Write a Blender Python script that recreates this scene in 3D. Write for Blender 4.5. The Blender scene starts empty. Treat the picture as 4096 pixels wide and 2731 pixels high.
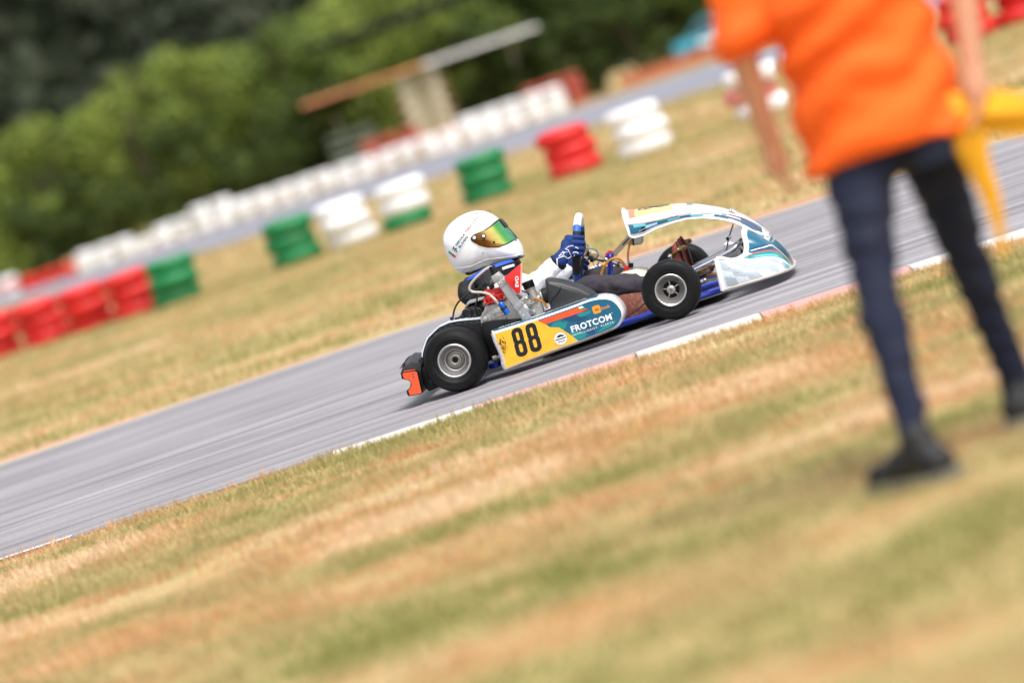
import bpy, bmesh, math, random
import numpy as np
from mathutils import Vector, Matrix, noise as mnoise
from mathutils.bvhtree import BVHTree

# ------------------------------------------------------------------ camera, sky, sun, exposure
scn = bpy.context.scene
C = scn.collection
PI = math.pi
R_ = math.radians
CAM_H, F_MM, ROLL, PITCH = 1.236, 36.0 * 18200 / 4096, R_(18.64), math.atan(983 / 18200)
_fw = Vector((0, math.cos(PITCH), -math.sin(PITCH)))
_up = Vector((0, math.sin(PITCH), math.cos(PITCH)))
_rt = Vector((1, 0, 0))
_ir = math.cos(ROLL) * _rt - math.sin(ROLL) * _up
_iu = math.sin(ROLL) * _rt + math.cos(ROLL) * _up
cd = bpy.data.cameras.new('camera')
cd.lens = F_MM
cd.sensor_width = 36.0
cd.clip_start, cd.clip_end = 0.5, 3000
cd.dof.use_dof = True
cd.dof.focus_distance = 20.3
cd.dof.aperture_fstop = 1.6
cam = bpy.data.objects.new('camera', cd)
C.objects.link(cam)
cam.matrix_world = Matrix(((_ir.x, _iu.x, -_fw.x, 0), (_ir.y, _iu.y, -_fw.y, 0), (_ir.z, _iu.z, -_fw.z, CAM_H), (0, 0, 0, 1)))
scn.camera = cam

SUN_EL, SUN_AZ = R_(58), R_(150)          # azimuth from +Y, clockwise seen from above: behind the photographer, to the right
w = bpy.data.worlds.new('World')
scn.world = w
w.use_nodes = True
nt = w.node_tree
sky = nt.nodes.new('ShaderNodeTexSky')
sky.sky_type = 'NISHITA'
sky.sun_disc = False
sky.sun_elevation = SUN_EL
sky.sun_rotation = SUN_AZ
sky.dust_density = 4.0
sky.air_density = 1.0
hsv = nt.nodes.new('ShaderNodeHueSaturation')
hsv.inputs['Saturation'].default_value = 0.35      # veiled, milky daylight
nt.links.new(sky.outputs[0], hsv.inputs['Color'])
nt.links.new(hsv.outputs[0], nt.nodes['Background'].inputs['Color'])
nt.nodes['Background'].inputs['Strength'].default_value = 0.12
sd = bpy.data.lights.new('sun', 'SUN')
sd.energy = 1.4
sd.angle = R_(24)
sd.color = (1.0, 0.95, 0.88)
sun = bpy.data.objects.new('sun', sd)
C.objects.link(sun)
_sd = Vector((math.cos(SUN_EL) * math.sin(SUN_AZ), math.cos(SUN_EL) * math.cos(SUN_AZ), math.sin(SUN_EL)))
sun.rotation_euler = _sd.to_track_quat('Z', 'Y').to_euler()
scn.view_settings.view_transform = 'Standard'
scn.view_settings.look = 'None'
scn.view_settings.gamma = 1.0
scn.view_settings.exposure = 0.9
scn.cycles.use_denoising = True
scn.cycles.max_bounces = 8
scn.cycles.sample_clamp_indirect = 6

# ------------------------------------------------------------------ helpers
def lin(c):
    if isinstance(c, str):
        c = [int(c[i:i + 2], 16) / 255 for i in (0, 2, 4)]
        return tuple(x / 12.92 if x <= .04045 else ((x + .055) / 1.055) ** 2.4 for x in c)
    return tuple(c)

MATS = {}
def mat(name, col, rough=.5, metal=0., var=.1, scale=18., dirt=None, damt=.0, dscale=9., bump=0., bscale=60., coat=0., spec=.5, trans=0.):
    if name in MATS:
        return MATS[name]
    col = lin(col)
    m = bpy.data.materials.new(name)
    m.use_nodes = True
    t = m.node_tree
    b = t.nodes['Principled BSDF']
    N = lambda k: t.nodes.new(k)
    tc = N('ShaderNodeTexCoord')
    nz = N('ShaderNodeTexNoise')
    nz.inputs['Scale'].default_value = scale
    nz.inputs['Detail'].default_value = 4
    t.links.new(tc.outputs['Object'], nz.inputs['Vector'])
    mx = N('ShaderNodeMix'); mx.data_type = 'RGBA'
    mx.inputs[6].default_value = (*[max(0, x * (1 - var)) for x in col], 1)
    mx.inputs[7].default_value = (*[min(1, x * (1 + var)) for x in col], 1)
    t.links.new(nz.outputs['Fac'], mx.inputs[0])
    out = mx.outputs[2]
    if dirt is not None:
        n2 = N('ShaderNodeTexNoise'); n2.inputs['Scale'].default_value = dscale; n2.inputs['Detail'].default_value = 6
        n2.inputs['Roughness'].default_value = .7
        t.links.new(tc.outputs['Object'], n2.inputs['Vector'])
        mr = N('ShaderNodeMapRange')
        mr.inputs[1].default_value = .52; mr.inputs[2].default_value = .8
        mr.inputs[3].default_value = 0; mr.inputs[4].default_value = damt
        t.links.new(n2.outputs['Fac'], mr.inputs[0])
        m2 = N('ShaderNodeMix'); m2.data_type = 'RGBA'
        t.links.new(mr.outputs[0], m2.inputs[0])
        t.links.new(out, m2.inputs[6]); m2.inputs[7].default_value = (*lin(dirt), 1)
        out = m2.outputs[2]
    t.links.new(out, b.inputs['Base Color'])
    r2 = N('ShaderNodeMapRange')
    r2.inputs[3].default_value = max(.02, rough * .8); r2.inputs[4].default_value = min(1, rough * 1.2)
    t.links.new(nz.outputs['Fac'], r2.inputs[0])
    t.links.new(r2.outputs[0], b.inputs['Roughness'])
    b.inputs['Metallic'].default_value = metal
    b.inputs['Coat Weight'].default_value = coat
    b.inputs['Specular IOR Level'].default_value = spec
    if trans:
        b.inputs['Transmission Weight'].default_value = trans
    if bump:
        nb = N('ShaderNodeTexNoise'); nb.inputs['Scale'].default_value = bscale; nb.inputs['Detail'].default_value = 3
        t.links.new(tc.outputs['Object'], nb.inputs['Vector'])
        bp = N('ShaderNodeBump'); bp.inputs['Strength'].default_value = bump; bp.inputs['Distance'].default_value = .004
        t.links.new(nb.outputs['Fac'], bp.inputs['Height'])
        t.links.new(bp.outputs[0], b.inputs['Normal'])
    MATS[name] = m
    return m

def V(*a):
    return Vector(a[0]) if len(a) == 1 else Vector(a)

def crom(pts, n=6, closed=False):
    """smooth a polyline (Catmull-Rom)"""
    P = [V(p) for p in pts]; L = len(P); out = []
    rng = range(L) if closed else range(L - 1)
    for i in rng:
        p1, p2 = P[i], P[(i + 1) % L]
        p0 = P[i - 1] if (i > 0 or closed) else p1 * 2 - p2
        p3 = P[(i + 2) % L] if (closed or i + 2 < L) else p2 * 2 - p1
        for k in range(n):
            t = k / n
            out.append(.5 * ((2 * p1) + (p2 - p0) * t + (2 * p0 - 5 * p1 + 4 * p2 - p3) * t * t + (3 * p1 - p0 - 3 * p2 + p3) * t ** 3))
    if not closed:
        out.append(P[-1])
    return out

class MB:
    def __init__(s):
        s.v, s.f, s.m = [], [], []
    def add(s, vs, fs, mi=0):
        o = len(s.v)
        s.v += [tuple(x) for x in vs]
        s.f += [tuple(i + o for i in f) for f in fs]
        s.m += [mi] * len(fs)
        return s
    def box(s, c, d, rot=None, mi=0):
        x, y, z = d[0] / 2, d[1] / 2, d[2] / 2
        vs = [V(i, j, k) for i in (-x, x) for j in (-y, y) for k in (-z, z)]
        if rot is not None:
            vs = [rot @ q for q in vs]
        vs = [q + V(c) for q in vs]
        return s.add(vs, [(0, 1, 3, 2), (4, 6, 7, 5), (0, 4, 5, 1), (2, 3, 7, 6), (0, 2, 6, 4), (1, 5, 7, 3)], mi)
    def loft(s, rings, caps=True, closed=True, mi=0):
        n = len(rings[0]); vs = [p for r in rings for p in r]; fs = []
        for i in range(len(rings) - 1):
            for j in range(n if closed else n - 1):
                k = (j + 1) % n
                fs.append((i * n + j, i * n + k, (i + 1) * n + k, (i + 1) * n + j))
        if caps and closed:
            fs.append(tuple(range(n - 1, -1, -1)))
            fs.append(tuple((len(rings) - 1) * n + j for j in range(n)))
        return s.add(vs, fs, mi)
    def tube(s, pts, r, n=10, smooth=0, caps=True, closed=False, mi=0, flat=1.):
        P = crom(pts, smooth, closed) if smooth else [V(p) for p in pts]
        L = len(P)
        rr = [r] * L if not isinstance(r, (list, tuple)) else [float(x) for x in np.interp(np.linspace(0, 1, L), np.linspace(0, 1, len(r)), r)]
        rings = []; up = None
        for i, p in enumerate(P):
            a = P[i - 1] if (i or closed) else p
            b = P[(i + 1) % L] if (i < L - 1 or closed) else p
            d = (b - a).normalized() if (b - a).length > 1e-9 else V(0, 0, 1)
            if up is None:
                up = d.orthogonal().normalized()
            up = (up - d * up.dot(d)).normalized()
            sd_ = d.cross(up)
            rings.append([p + (up * math.cos(q) * flat + sd_ * math.sin(q)) * rr[i] for q in [2 * PI * k / n for k in range(n)]])
        if closed:
            rings.append(rings[0])
        return s.loft(rings, caps and not closed, True, mi)
    def lathe(s, prof, o, ax, n=32, caps=False, mi=0):
        o = V(o); ax = V(ax).normalized(); u = ax.orthogonal().normalized(); w_ = ax.cross(u)
        rings = [[o + ax * a + (u * math.cos(q) + w_ * math.sin(q)) * r for q in [2 * PI * k / n for k in range(n)]] for r, a in prof]
        return s.loft(rings, caps, True, mi)
    def cyl(s, a, b, r, n=16, r2=None, mi=0):
        return s.tube([a, b], [r, r if r2 is None else r2], n, mi=mi)
    def prism(s, poly, y0, y1, mi=0):
        """polygon in x,z extruded along y"""
        return s.loft([[(x, y0, z) for x, z in poly], [(x, y1, z) for x, z in poly]], True, True, mi)
    def sphere(s, c, r, nu=14, nv=8, mi=0):
        r = V(r, r, r) if not hasattr(r, '__len__') else V(r)
        rings = [[V(c) + V(r.x * math.sin(a) * math.cos(b), r.y * math.sin(a) * math.sin(b), r.z * math.cos(a)) for b in [2 * PI * k / nu for k in range(nu)]] for a in [PI * (i + .02) / (nv + .04) for i in range(nv + 1)]]
        return s.loft(rings, True, True, mi)
    def capsule(s, a, b, ra, rb=None, n=12, mi=0):
        rb = ra if rb is None else rb
        a, b = V(a), V(b); d = (b - a).normalized(); pts, rr = [], []
        for i in range(5):
            q = PI / 2 * i / 5
            pts.append(a - d * ra * math.cos(q)); rr.append(max(ra * math.sin(q), ra * .05))
        pts += [a, b]; rr += [ra, rb]
        for i in range(4, -1, -1):
            q = PI / 2 * i / 5
            pts.append(b + d * rb * math.cos(q)); rr.append(max(rb * math.sin(q), rb * .05))
        rings = []
        u = d.orthogonal().normalized(); w_ = d.cross(u)
        for p, r in zip(pts, rr):
            rings.append([p + (u * math.cos(q) + w_ * math.sin(q)) * r for q in [2 * PI * k / n for k in range(n)]])
        return s.loft(rings, True, True, mi)
    def mesh(s, name, mats, bevel=0, seg=2, smooth=True, ang=35):
        me = bpy.data.meshes.new(name)
        me.from_pydata(s.v, [], s.f)
        for x in (mats if isinstance(mats, (list, tuple)) else [mats]):
            me.materials.append(x)
        if len(set(s.m)) > 1:
            me.polygons.foreach_set('material_index', s.m)
        bm = bmesh.new(); bm.from_mesh(me)
        bmesh.ops.recalc_face_normals(bm, faces=bm.faces)
        if bevel:
            es = [e for e in bm.edges if len(e.link_faces) == 2 and e.calc_face_angle(0) > R_(28)]
            bmesh.ops.bevel(bm, geom=es, offset=bevel, segments=seg, profile=.5, affect='EDGES', clamp_overlap=True)
        bm.to_mesh(me); bm.free()
        if smooth:
            me.polygons.foreach_set('use_smooth', [True] * len(me.polygons))
            me.set_sharp_from_angle(angle=R_(ang))
        return me
    def build(s, name, mats, parent=None, **k):
        return put(name, s.mesh(name, mats, **k), parent)

def put(name, me, parent=None):
    o = bpy.data.objects.new(name, me)
    C.objects.link(o)
    if parent is not None:
        o.parent = parent
    return o

def tag(o, label, cat, group=None, kind=None):
    if label: o['label'] = label
    if cat: o['category'] = cat
    if group: o['group'] = group
    if kind: o['kind'] = kind
    return o

def empty(name, loc, rz=0.):
    o = bpy.data.objects.new(name, None)
    o.empty_display_size = .2
    C.objects.link(o)
    o.location = loc
    o.rotation_euler = (0, 0, rz)
    return o

def copy_tree(o, parent=None):
    c = o.copy(); C.objects.link(c)
    c.parent = parent
    for ch in list(o.children):
        copy_tree(ch, c)
    return c

def remeshed(mb, voxel, smooth=4):
    """union of overlapping closed shapes as one continuous skin"""
    me = mb.mesh('tmp', [], smooth=False)
    o = bpy.data.objects.new('tmp', me); C.objects.link(o)
    md = o.modifiers.new('r', 'REMESH'); md.mode = 'VOXEL'; md.voxel_size = voxel
    if smooth:
        ms = o.modifiers.new('s', 'SMOOTH'); ms.iterations = smooth; ms.factor = .5
    dg = bpy.context.evaluated_depsgraph_get()
    dg.update()
    res = bpy.data.meshes.new_from_object(o.evaluated_get(dg))
    bpy.data.objects.remove(o); bpy.data.meshes.remove(me)
    res.materials.clear()
    res.polygons.foreach_set('use_smooth', [True] * len(res.polygons))
    return res

def wrinkle(me, amp, sc, seed=0.):
    nn = [v.normal.copy() for v in me.vertices]
    for v, n in zip(me.vertices, nn):
        p = V(v.co.x * sc[0] + seed, v.co.y * sc[1], v.co.z * sc[2])
        v.co += n * amp * (mnoise.noise(p) + .5 * mnoise.noise(p * 2.3))

# flat shapes: lists of (verts2d, faces)
def text2d(body, bold=.0, spacing=1., shear=0.):
    c = bpy.data.curves.new('t', 'FONT')
    c.body = body; c.size = 1; c.offset = bold; c.space_character = spacing; c.shear = shear
    c.resolution_u = 4
    o = bpy.data.objects.new('t', c); C.objects.link(o)
    dg = bpy.context.evaluated_depsgraph_get(); dg.update()
    me = bpy.data.meshes.new_from_object(o.evaluated_get(dg))
    vs = [(v.co.x, v.co.y) for v in me.vertices]; fs = [tuple(p.vertices) for p in me.polygons]
    bpy.data.objects.remove(o); bpy.data.curves.remove(c); bpy.data.meshes.remove(me)
    return vs, fs

def fill2d(loops):
    c = bpy.data.curves.new('t', 'CURVE'); c.dimensions = '2D'; c.fill_mode = 'BOTH'
    for L in loops:
        sp = c.splines.new('POLY'); sp.points.add(len(L) - 1)
        for p, q in zip(sp.points, L):
            p.co = (q[0], q[1], 0, 1)
        sp.use_cyclic_u = True
    o = bpy.data.objects.new('t', c); C.objects.link(o)
    dg = bpy.context.evaluated_depsgraph_get(); dg.update()
    me = bpy.data.meshes.new_from_object(o.evaluated_get(dg))
    vs = [(v.co.x, v.co.y) for v in me.vertices]; fs = [tuple(p.vertices) for p in me.polygons]
    bpy.data.objects.remove(o); bpy.data.curves.remove(c); bpy.data.meshes.remove(me)
    return vs, fs

def fit(sh, u0, u1, v0, v1):
    vs, fs = sh
    xs = [p[0] for p in vs]; ys = [p[1] for p in vs]
    ax, bx, ay, by = min(xs), max(xs), min(ys), max(ys)
    return [(u0 + (p[0] - ax) / (bx - ax) * (u1 - u0), v0 + (p[1] - ay) / (by - ay) * (v1 - v0)) for p in vs], fs

def decal(name, sh, fn, m, parent):
    """lay a flat print on a surface: fn maps (u, v) to a point"""
    vs, fs = sh
    mb = MB().add([fn(*p) for p in vs], fs)
    me = bpy.data.meshes.new(name); me.from_pydata(mb.v, [], mb.f); me.materials.append(m)
    return put(name, me, parent)

def circ(cx, cy, r, n=28, ry=None):
    return [(cx + r * math.cos(2 * PI * k / n), cy + (ry or r) * math.sin(2 * PI * k / n)) for k in range(n)]

def rrect(x0, x1, y0, y1, r, n=5):
    out = []
    for cx, cy, a in ((x1 - r, y1 - r, 0), (x0 + r, y1 - r, 90), (x0 + r, y0 + r, 180), (x1 - r, y0 + r, 270)):
        out += [(cx + r * math.cos(R_(a + 90 * k / n)), cy + r * math.sin(R_(a + 90 * k / n))) for k in range(n + 1)]
    return out

def mirror_y(sh):
    return [(x, -y, z) for x, y, z in sh]

# ------------------------------------------------------------------ materials
white = mat('white_plastic', 'eef0f2', .28, var=.03, coat=.3, dirt='8d8478', damt=.25, dscale=14)
helmet_white = mat('helmet_paint', 'f3f4f7', .16, var=.02, coat=.6, dirt='b9b4ac', damt=.15, dscale=20)
teal = mat('teal_vinyl', '0f5f7c', .3, var=.05, coat=.3)
navy = mat('navy_vinyl', '14466a', .3, var=.05, coat=.3)
teal2 = mat('green_teal_vinyl', '0f8585', .3, var=.05, coat=.3)
aqua = mat('aqua_vinyl', '5fb9c4', .3, var=.05, coat=.3)
palegrey = mat('pale_grey_vinyl', 'cfd9e0', .32, var=.05, dirt='3a3d40', damt=.5, dscale=26)
midgrey = mat('grey_check_vinyl', 'a9b4bd', .32, var=.05)
skyblue = mat('sky_blue_vinyl', '9cc6dd', .3, var=.05)
orange = mat('orange_vinyl', 'f0562a', .35, var=.06)
yellow = mat('yellow_vinyl', 'f2b632', .35, var=.04, dirt='2a2018', damt=.35, dscale=16)
yellow2 = mat('amber_vinyl', 'f0962e', .35, var=.04)
ink = mat('black_vinyl', '101418', .4, var=.1)
paper = mat('white_vinyl', 'f0f1f3', .35, var=.02)
flag_green = mat('flag_green', '119a62', .4)
flag_red = mat('flag_red', 'd92a20', .4)
blackpl = mat('black_plastic', '0b0c0e', .42, var=.2, dirt='3a3732', damt=.2, dscale=12, bump=.1, spec=.3)
rubber = mat('rubber', '0d0e10', .55, var=.3, scale=40, dirt='3a3632', damt=.3, dscale=30, bump=.15, bscale=200, spec=.22)
rubberhose = mat('rubber_hose', '151517', .45, var=.2)
alu = mat('aluminium', 'b9b7b2', .3, metal=1, var=.12, bump=.08, bscale=120)
mag = mat('magnesium_rim', 'c6c4c2', .36, metal=.85, var=.1, dirt='5a5048', damt=.5, dscale=20)
chrome = mat('chrome', 'd8dade', .1, metal=1, var=.05)
castal = mat('cast_aluminium', 'b4b3b1', .5, metal=.7, var=.2, bump=.35, bscale=90, dirt='3d3a36', damt=.5, dscale=24)
steel = mat('steel', '8a8782', .35, metal=1, var=.2)
brown_alu = mat('bronze_anodised', '7d5c3c', .32, metal=.9, var=.15)
frameblue = mat('frame_blue', '16329c', .25, metal=.35, var=.08, coat=.6)
partblue = mat('anodised_blue', '1c66cf', .3, metal=.6, var=.05)
redpaint = mat('red_paint', 'd8201c', .35, var=.08, coat=.3)
traybrown = mat('tray_brown', '7a4334', .55, var=.25, scale=30, dirt='d8c4a8', damt=.5, dscale=60)
tankwhite = mat('tank_plastic', 'd9d3bd', .4, var=.06, dirt='8a6a3a', damt=.4, dscale=18)
amber = mat('amber_hose', 'b8791c', .2, var=.2, coat=.4)
bottle = mat('bottle_plastic', 'cfcfca', .35, var=.05)
suit_white = mat('suit_white', 'e6e8ee', .8, var=.06, bump=.3, bscale=300, dirt='9aa0aa', damt=.2)
suit_dark = mat('suit_dark', '35313a', .85, var=.15, bump=.4, bscale=300)
glove_blue = mat('glove_blue', '0d2f70', .8, var=.12, bump=.3, bscale=250)
suit_black = mat('suit_black', '111216', .8, var=.2, bump=.3, bscale=200)
jacket_blue = mat('collar_blue', '2350b8', .7, var=.1)
boot_red = mat('boot_red', '8f3a28', .6, var=.2, dirt='3a2420', damt=.5)
skin_m = mat('skin', 'c08a6c', .55, var=.08)

def visor_material():
    m = bpy.data.materials.new('mirror_visor'); m.use_nodes = True
    t = m.node_tree; b = t.nodes['Principled BSDF']
    tc = t.nodes.new('ShaderNodeTexCoord'); sp = t.nodes.new('ShaderNodeSeparateXYZ')
    t.links.new(tc.outputs['Object'], sp.inputs[0])
    mr = t.nodes.new('ShaderNodeMapRange'); mr.inputs[1].default_value = .2; mr.inputs[2].default_value = .38
    ad = t.nodes.new('ShaderNodeMath'); ad.operation = 'MULTIPLY_ADD'; ad.inputs[1].default_value = .35; 
    t.links.new(sp.outputs['Z'], ad.inputs[0]); t.links.new(sp.outputs['X'], ad.inputs[2])
    mr.inputs[1].default_value = .39; mr.inputs[2].default_value = .565
    t.links.new(ad.outputs[0], mr.inputs[0])
    cr = t.nodes.new('ShaderNodeValToRGB'); e = cr.color_ramp.elements
    e[0].position = 0; e[0].color = (*lin('6b4526'), 1)
    e[1].position = 1; e[1].color = (*lin('1f8f8a'), 1)
    for p, c in ((.3, '8a5a2c'), (.5, 'c9a560'), (.66, 'c3c06a'), (.78, '5db35a'), (.9, '7cc98a')):
        x = e.new(p); x.color = (*lin(c), 1)
    t.links.new(mr.outputs[0], cr.inputs[0]); t.links.new(cr.outputs[0], b.inputs['Base Color'])
    b.inputs['Metallic'].default_value = .92; b.inputs['Roughness'].default_value = .08
    return m
visor_m = visor_material()

# ------------------------------------------------------------------ setting: ground, tracks, kerbs, hill
rng = np.random.default_rng(7)
random.seed(11)

def vnoise(x, y, sx, sy, seed):
    """value noise on numpy arrays, 0..1"""
    g = np.random.default_rng(seed).random((256, 256))
    u, v = x / sx + 1000.3, y / sy + 1000.7
    i, j = np.floor(u).astype(int), np.floor(v).astype(int)
    fu, fv = u - i, v - j
    fu = fu * fu * (3 - 2 * fu); fv = fv * fv * (3 - 2 * fv)
    G = lambda a, b: g[a % 256, b % 256]
    return (G(i, j) * (1 - fu) + G(i + 1, j) * fu) * (1 - fv) + (G(i, j + 1) * (1 - fu) + G(i + 1, j + 1) * fu) * fv

def ground_material(name, cols, s1, s2, rough=.95):
    m = bpy.data.materials.new(name); m.use_nodes = True
    t = m.node_tree; b = t.nodes['Principled BSDF']; b.inputs['Roughness'].default_value = rough
    b.inputs['Specular IOR Level'].default_value = .15
    tc = t.nodes.new('ShaderNodeTexCoord')
    outs = []
    for sc, det in ((s1, 3), (s2, 8)):
        nz = t.nodes.new('ShaderNodeTexNoise'); nz.inputs['Scale'].default_value = sc; nz.inputs['Detail'].default_value = det
        nz.inputs['Roughness'].default_value = .65
        t.links.new(tc.outputs['Object'], nz.inputs['Vector']); outs.append(nz.outputs['Fac'])
    mm = t.nodes.new('ShaderNodeMix'); mm.inputs[0].default_value = .45
    t.links.new(outs[0], mm.inputs[2]); t.links.new(outs[1], mm.inputs[3])
    cr = t.nodes.new('ShaderNodeValToRGB'); e = cr.color_ramp.elements
    e[0].position = .3; e[0].color = (*cols[0], 1); e[1].position = .72; e[1].color = (*cols[-1], 1)
    for k, c in enumerate(cols[1:-1]):
        x = e.new(.3 + .42 * (k + 1) / (len(cols) - 1)); x.color = (*c, 1)
    t.links.new(mm.outputs[0], cr.inputs[0]); t.links.new(cr.outputs[0], b.inputs['Base Color'])
    bp = t.nodes.new('ShaderNodeBump'); bp.inputs['Strength'].default_value = .6; bp.inputs['Distance'].default_value = .02
    t.links.new(outs[1], bp.inputs['Height']); t.links.new(bp.outputs[0], b.inputs['Normal'])
    return m

def asphalt_material(name, lo, hi):
    """old pale asphalt with rubbered-in lines along the direction of travel"""
    m = bpy.data.materials.new(name); m.use_nodes = True
    t = m.node_tree; b = t.nodes['Principled BSDF']; b.inputs['Roughness'].default_value = .75
    b.inputs['Specular IOR Level'].default_value = .3
    tc = t.nodes.new('ShaderNodeTexCoord')
    fac = []
    for sx, sy, det in ((.10, 5., 3), (.35, 26., 3), (40., 40., 4), (1.1, 1.4, 4)):
        mp = t.nodes.new('ShaderNodeMapping'); mp.inputs['Scale'].default_value = (sx, sy, 1)
        nz = t.nodes.new('ShaderNodeTexNoise'); nz.inputs['Scale'].default_value = 1; nz.inputs['Detail'].default_value = det
        t.links.new(tc.outputs['Object'], mp.inputs[0]); t.links.new(mp.outputs[0], nz.inputs['Vector']); fac.append(nz.outputs['Fac'])
    a = fac[0]
    for k, wgt in ((1, .5), (2, .18), (3, .18)):
        mm = t.nodes.new('ShaderNodeMix'); mm.inputs[0].default_value = wgt
        t.links.new(a, mm.inputs[2]); t.links.new(fac[k], mm.inputs[3]); a = mm.outputs[0]
    cr = t.nodes.new('ShaderNodeValToRGB'); e = cr.color_ramp.elements
    e[0].position = .36; e[0].color = (*lo, 1); e[1].position = .60; e[1].color = (*hi, 1)
    t.links.new(a, cr.inputs[0]); t.links.new(cr.outputs[0], b.inputs['Base Color'])
    bp = t.nodes.new('ShaderNodeBump'); bp.inputs['Strength'].default_value = .35; bp.inputs['Distance'].default_value = .003
    t.links.new(fac[2], bp.inputs['Height']); t.links.new(bp.outputs[0], b.inputs['Normal'])
    return m

STRAW, OLIVE, GREEN, RUST, PALE = lin('b89a5c'), lin('8f8a48'), lin('7d8a3c'), lin('ad7a44'), lin('cfb68c')
soil_m = ground_material('dry_turf', [lin('9c7e54'), lin('9c925c'), lin('b5a070'), lin('b89468'), lin('cdb694')], .9, 7.)
dirt_m = ground_material('red_dirt', [lin('a07a5c'), lin('ba9474'), lin('cdb094')], 1.2, 9.)
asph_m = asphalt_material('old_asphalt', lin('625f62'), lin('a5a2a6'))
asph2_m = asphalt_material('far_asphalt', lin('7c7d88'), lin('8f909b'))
line_m = mat('road_paint', 'dcdad6', .6, var=.1, dirt='8a8784', damt=.5, dscale=5)
kerb_w = mat('kerb_white', 'dcd9d4', .6, var=.08, dirt='8a8784', damt=.75, dscale=6)
kerb_r = mat('kerb_red', 'cfa09a', .6, var=.1, dirt='8c8684', damt=.85, dscale=6)

def sheet(name, poly, z, m, parent=None):
    me = bpy.data.meshes.new(name)
    sh = fill2d([poly])
    me.from_pydata([(x, y, z) for x, y in sh[0]], [], sh[1]); me.materials.append(m)
    bm = bmesh.new(); bm.from_mesh(me); bmesh.ops.recalc_face_normals(bm, faces=bm.faces)
    if sum(f.normal.z for f in bm.faces) < 0:
        bmesh.ops.reverse_faces(bm, faces=bm.faces)
    bm.to_mesh(me); bm.free()
    return put(name, me, parent)

XS = [-70, -30, -12, -6, -3, -1.9, -.6, .6, 1.3, 2.1, 3.2, 6, 12, 30, 70]
def near_edge(x): return float(np.interp(x, [-70, -12, -2.4, -.6, .6, 2.1, 12, 70], [24, 20.6, 19.4, 18.98, 18.82, 18.42, 16.9, 12]))
def far_edge(x): return float(np.interp(x, [-70, -12, -3.3, -1.9, -.55, 1.3, 3.2, 12, 70], [33, 29.6, 28.3, 28.4, 28.2, 27.1, 26.5, 24.8, 20]))
ground = MB().add([(-900, -60, -.004), (900, -60, -.004), (900, 900, -.004), (-900, 900, -.004)], [(0, 1, 2, 3)]).build('ground', soil_m, smooth=False)
tag(ground, None, None, kind='structure')
xs = np.linspace(-70, 70, 141)
def strip(f0, f1, x0, x1, n=60):
    q = np.linspace(x0, x1, n)
    return [(x, f0(x)) for x in q] + [(x, f1(x)) for x in q[::-1]]
road = sheet('track', strip(near_edge, far_edge, -70, 70, 120), 0, asph_m)
tag(road, None, None, kind='structure')
tag(sheet('edge_line', strip(lambda x: far_edge(x) - .22, lambda x: far_edge(x) - .10, -70, 70, 100), .004, line_m, road), None, None)
tag(sheet('edge_line', strip(lambda x: near_edge(x) + .04, lambda x: near_edge(x) + .14, -60, -2.05, 40), .004, line_m, road), None, None)
tag(sheet('dirt_verge', strip(far_edge, lambda x: far_edge(x) + .55 + .35 * math.sin(x * 1.3) + .2 * math.sin(x * 3.7), -40, 40, 200), -.001, dirt_m), None, None, kind='structure')
kerb = empty('kerb', (0, near_edge(0), 0)); kerb['kind'] = 'structure'
kx = -.86; k = 0
while kx < 6.5:
    L = .62 + .1 * math.sin(k * 2.1)
    mb = MB()
    kw = float(np.interp(kx, [-.9, 0, .6, 1.5], [.22, .38, .62, .72]))
    prof = [(a * kw, z) for a, z in [(-.40, -.02), (-.38, .006), (-.22, .016), (0, .012), (.05, .004), (.06, -.02)]]
    rings = []
    for x in np.linspace(kx + .004, kx + L - .004, 4):
        rings.append([(x, near_edge(x) - near_edge(0) + a, z) for a, z in prof])
    mb.loft(rings)
    mb.build('kerb_block', [kerb_w, kerb_r][k % 2], kerb)
    kx += L; k += 1

ft_near = [(-19, 141), (-15, 126), (-11.7, 112), (-8, 98), (-4.2, 88.6), (.4, 84.4), (2.8, 83.3), (5.1, 82.2), (14, 80), (45, 76)]
ft_far = [(60, 116), (30, 118), (7.9, 121), (4.2, 121), (.8, 123.5), (-5, 126.5), (-10, 129.5), (-13.6, 132.5), (-17, 141)]
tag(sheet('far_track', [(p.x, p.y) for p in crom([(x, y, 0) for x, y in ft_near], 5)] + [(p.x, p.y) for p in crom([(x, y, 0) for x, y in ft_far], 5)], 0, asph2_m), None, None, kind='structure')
tag(sheet('far_track_line', [(3, 119.6), (45, 114.6), (45, 115.5), (3, 120.5)], .004, line_m), None, None, kind='structure')

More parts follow.
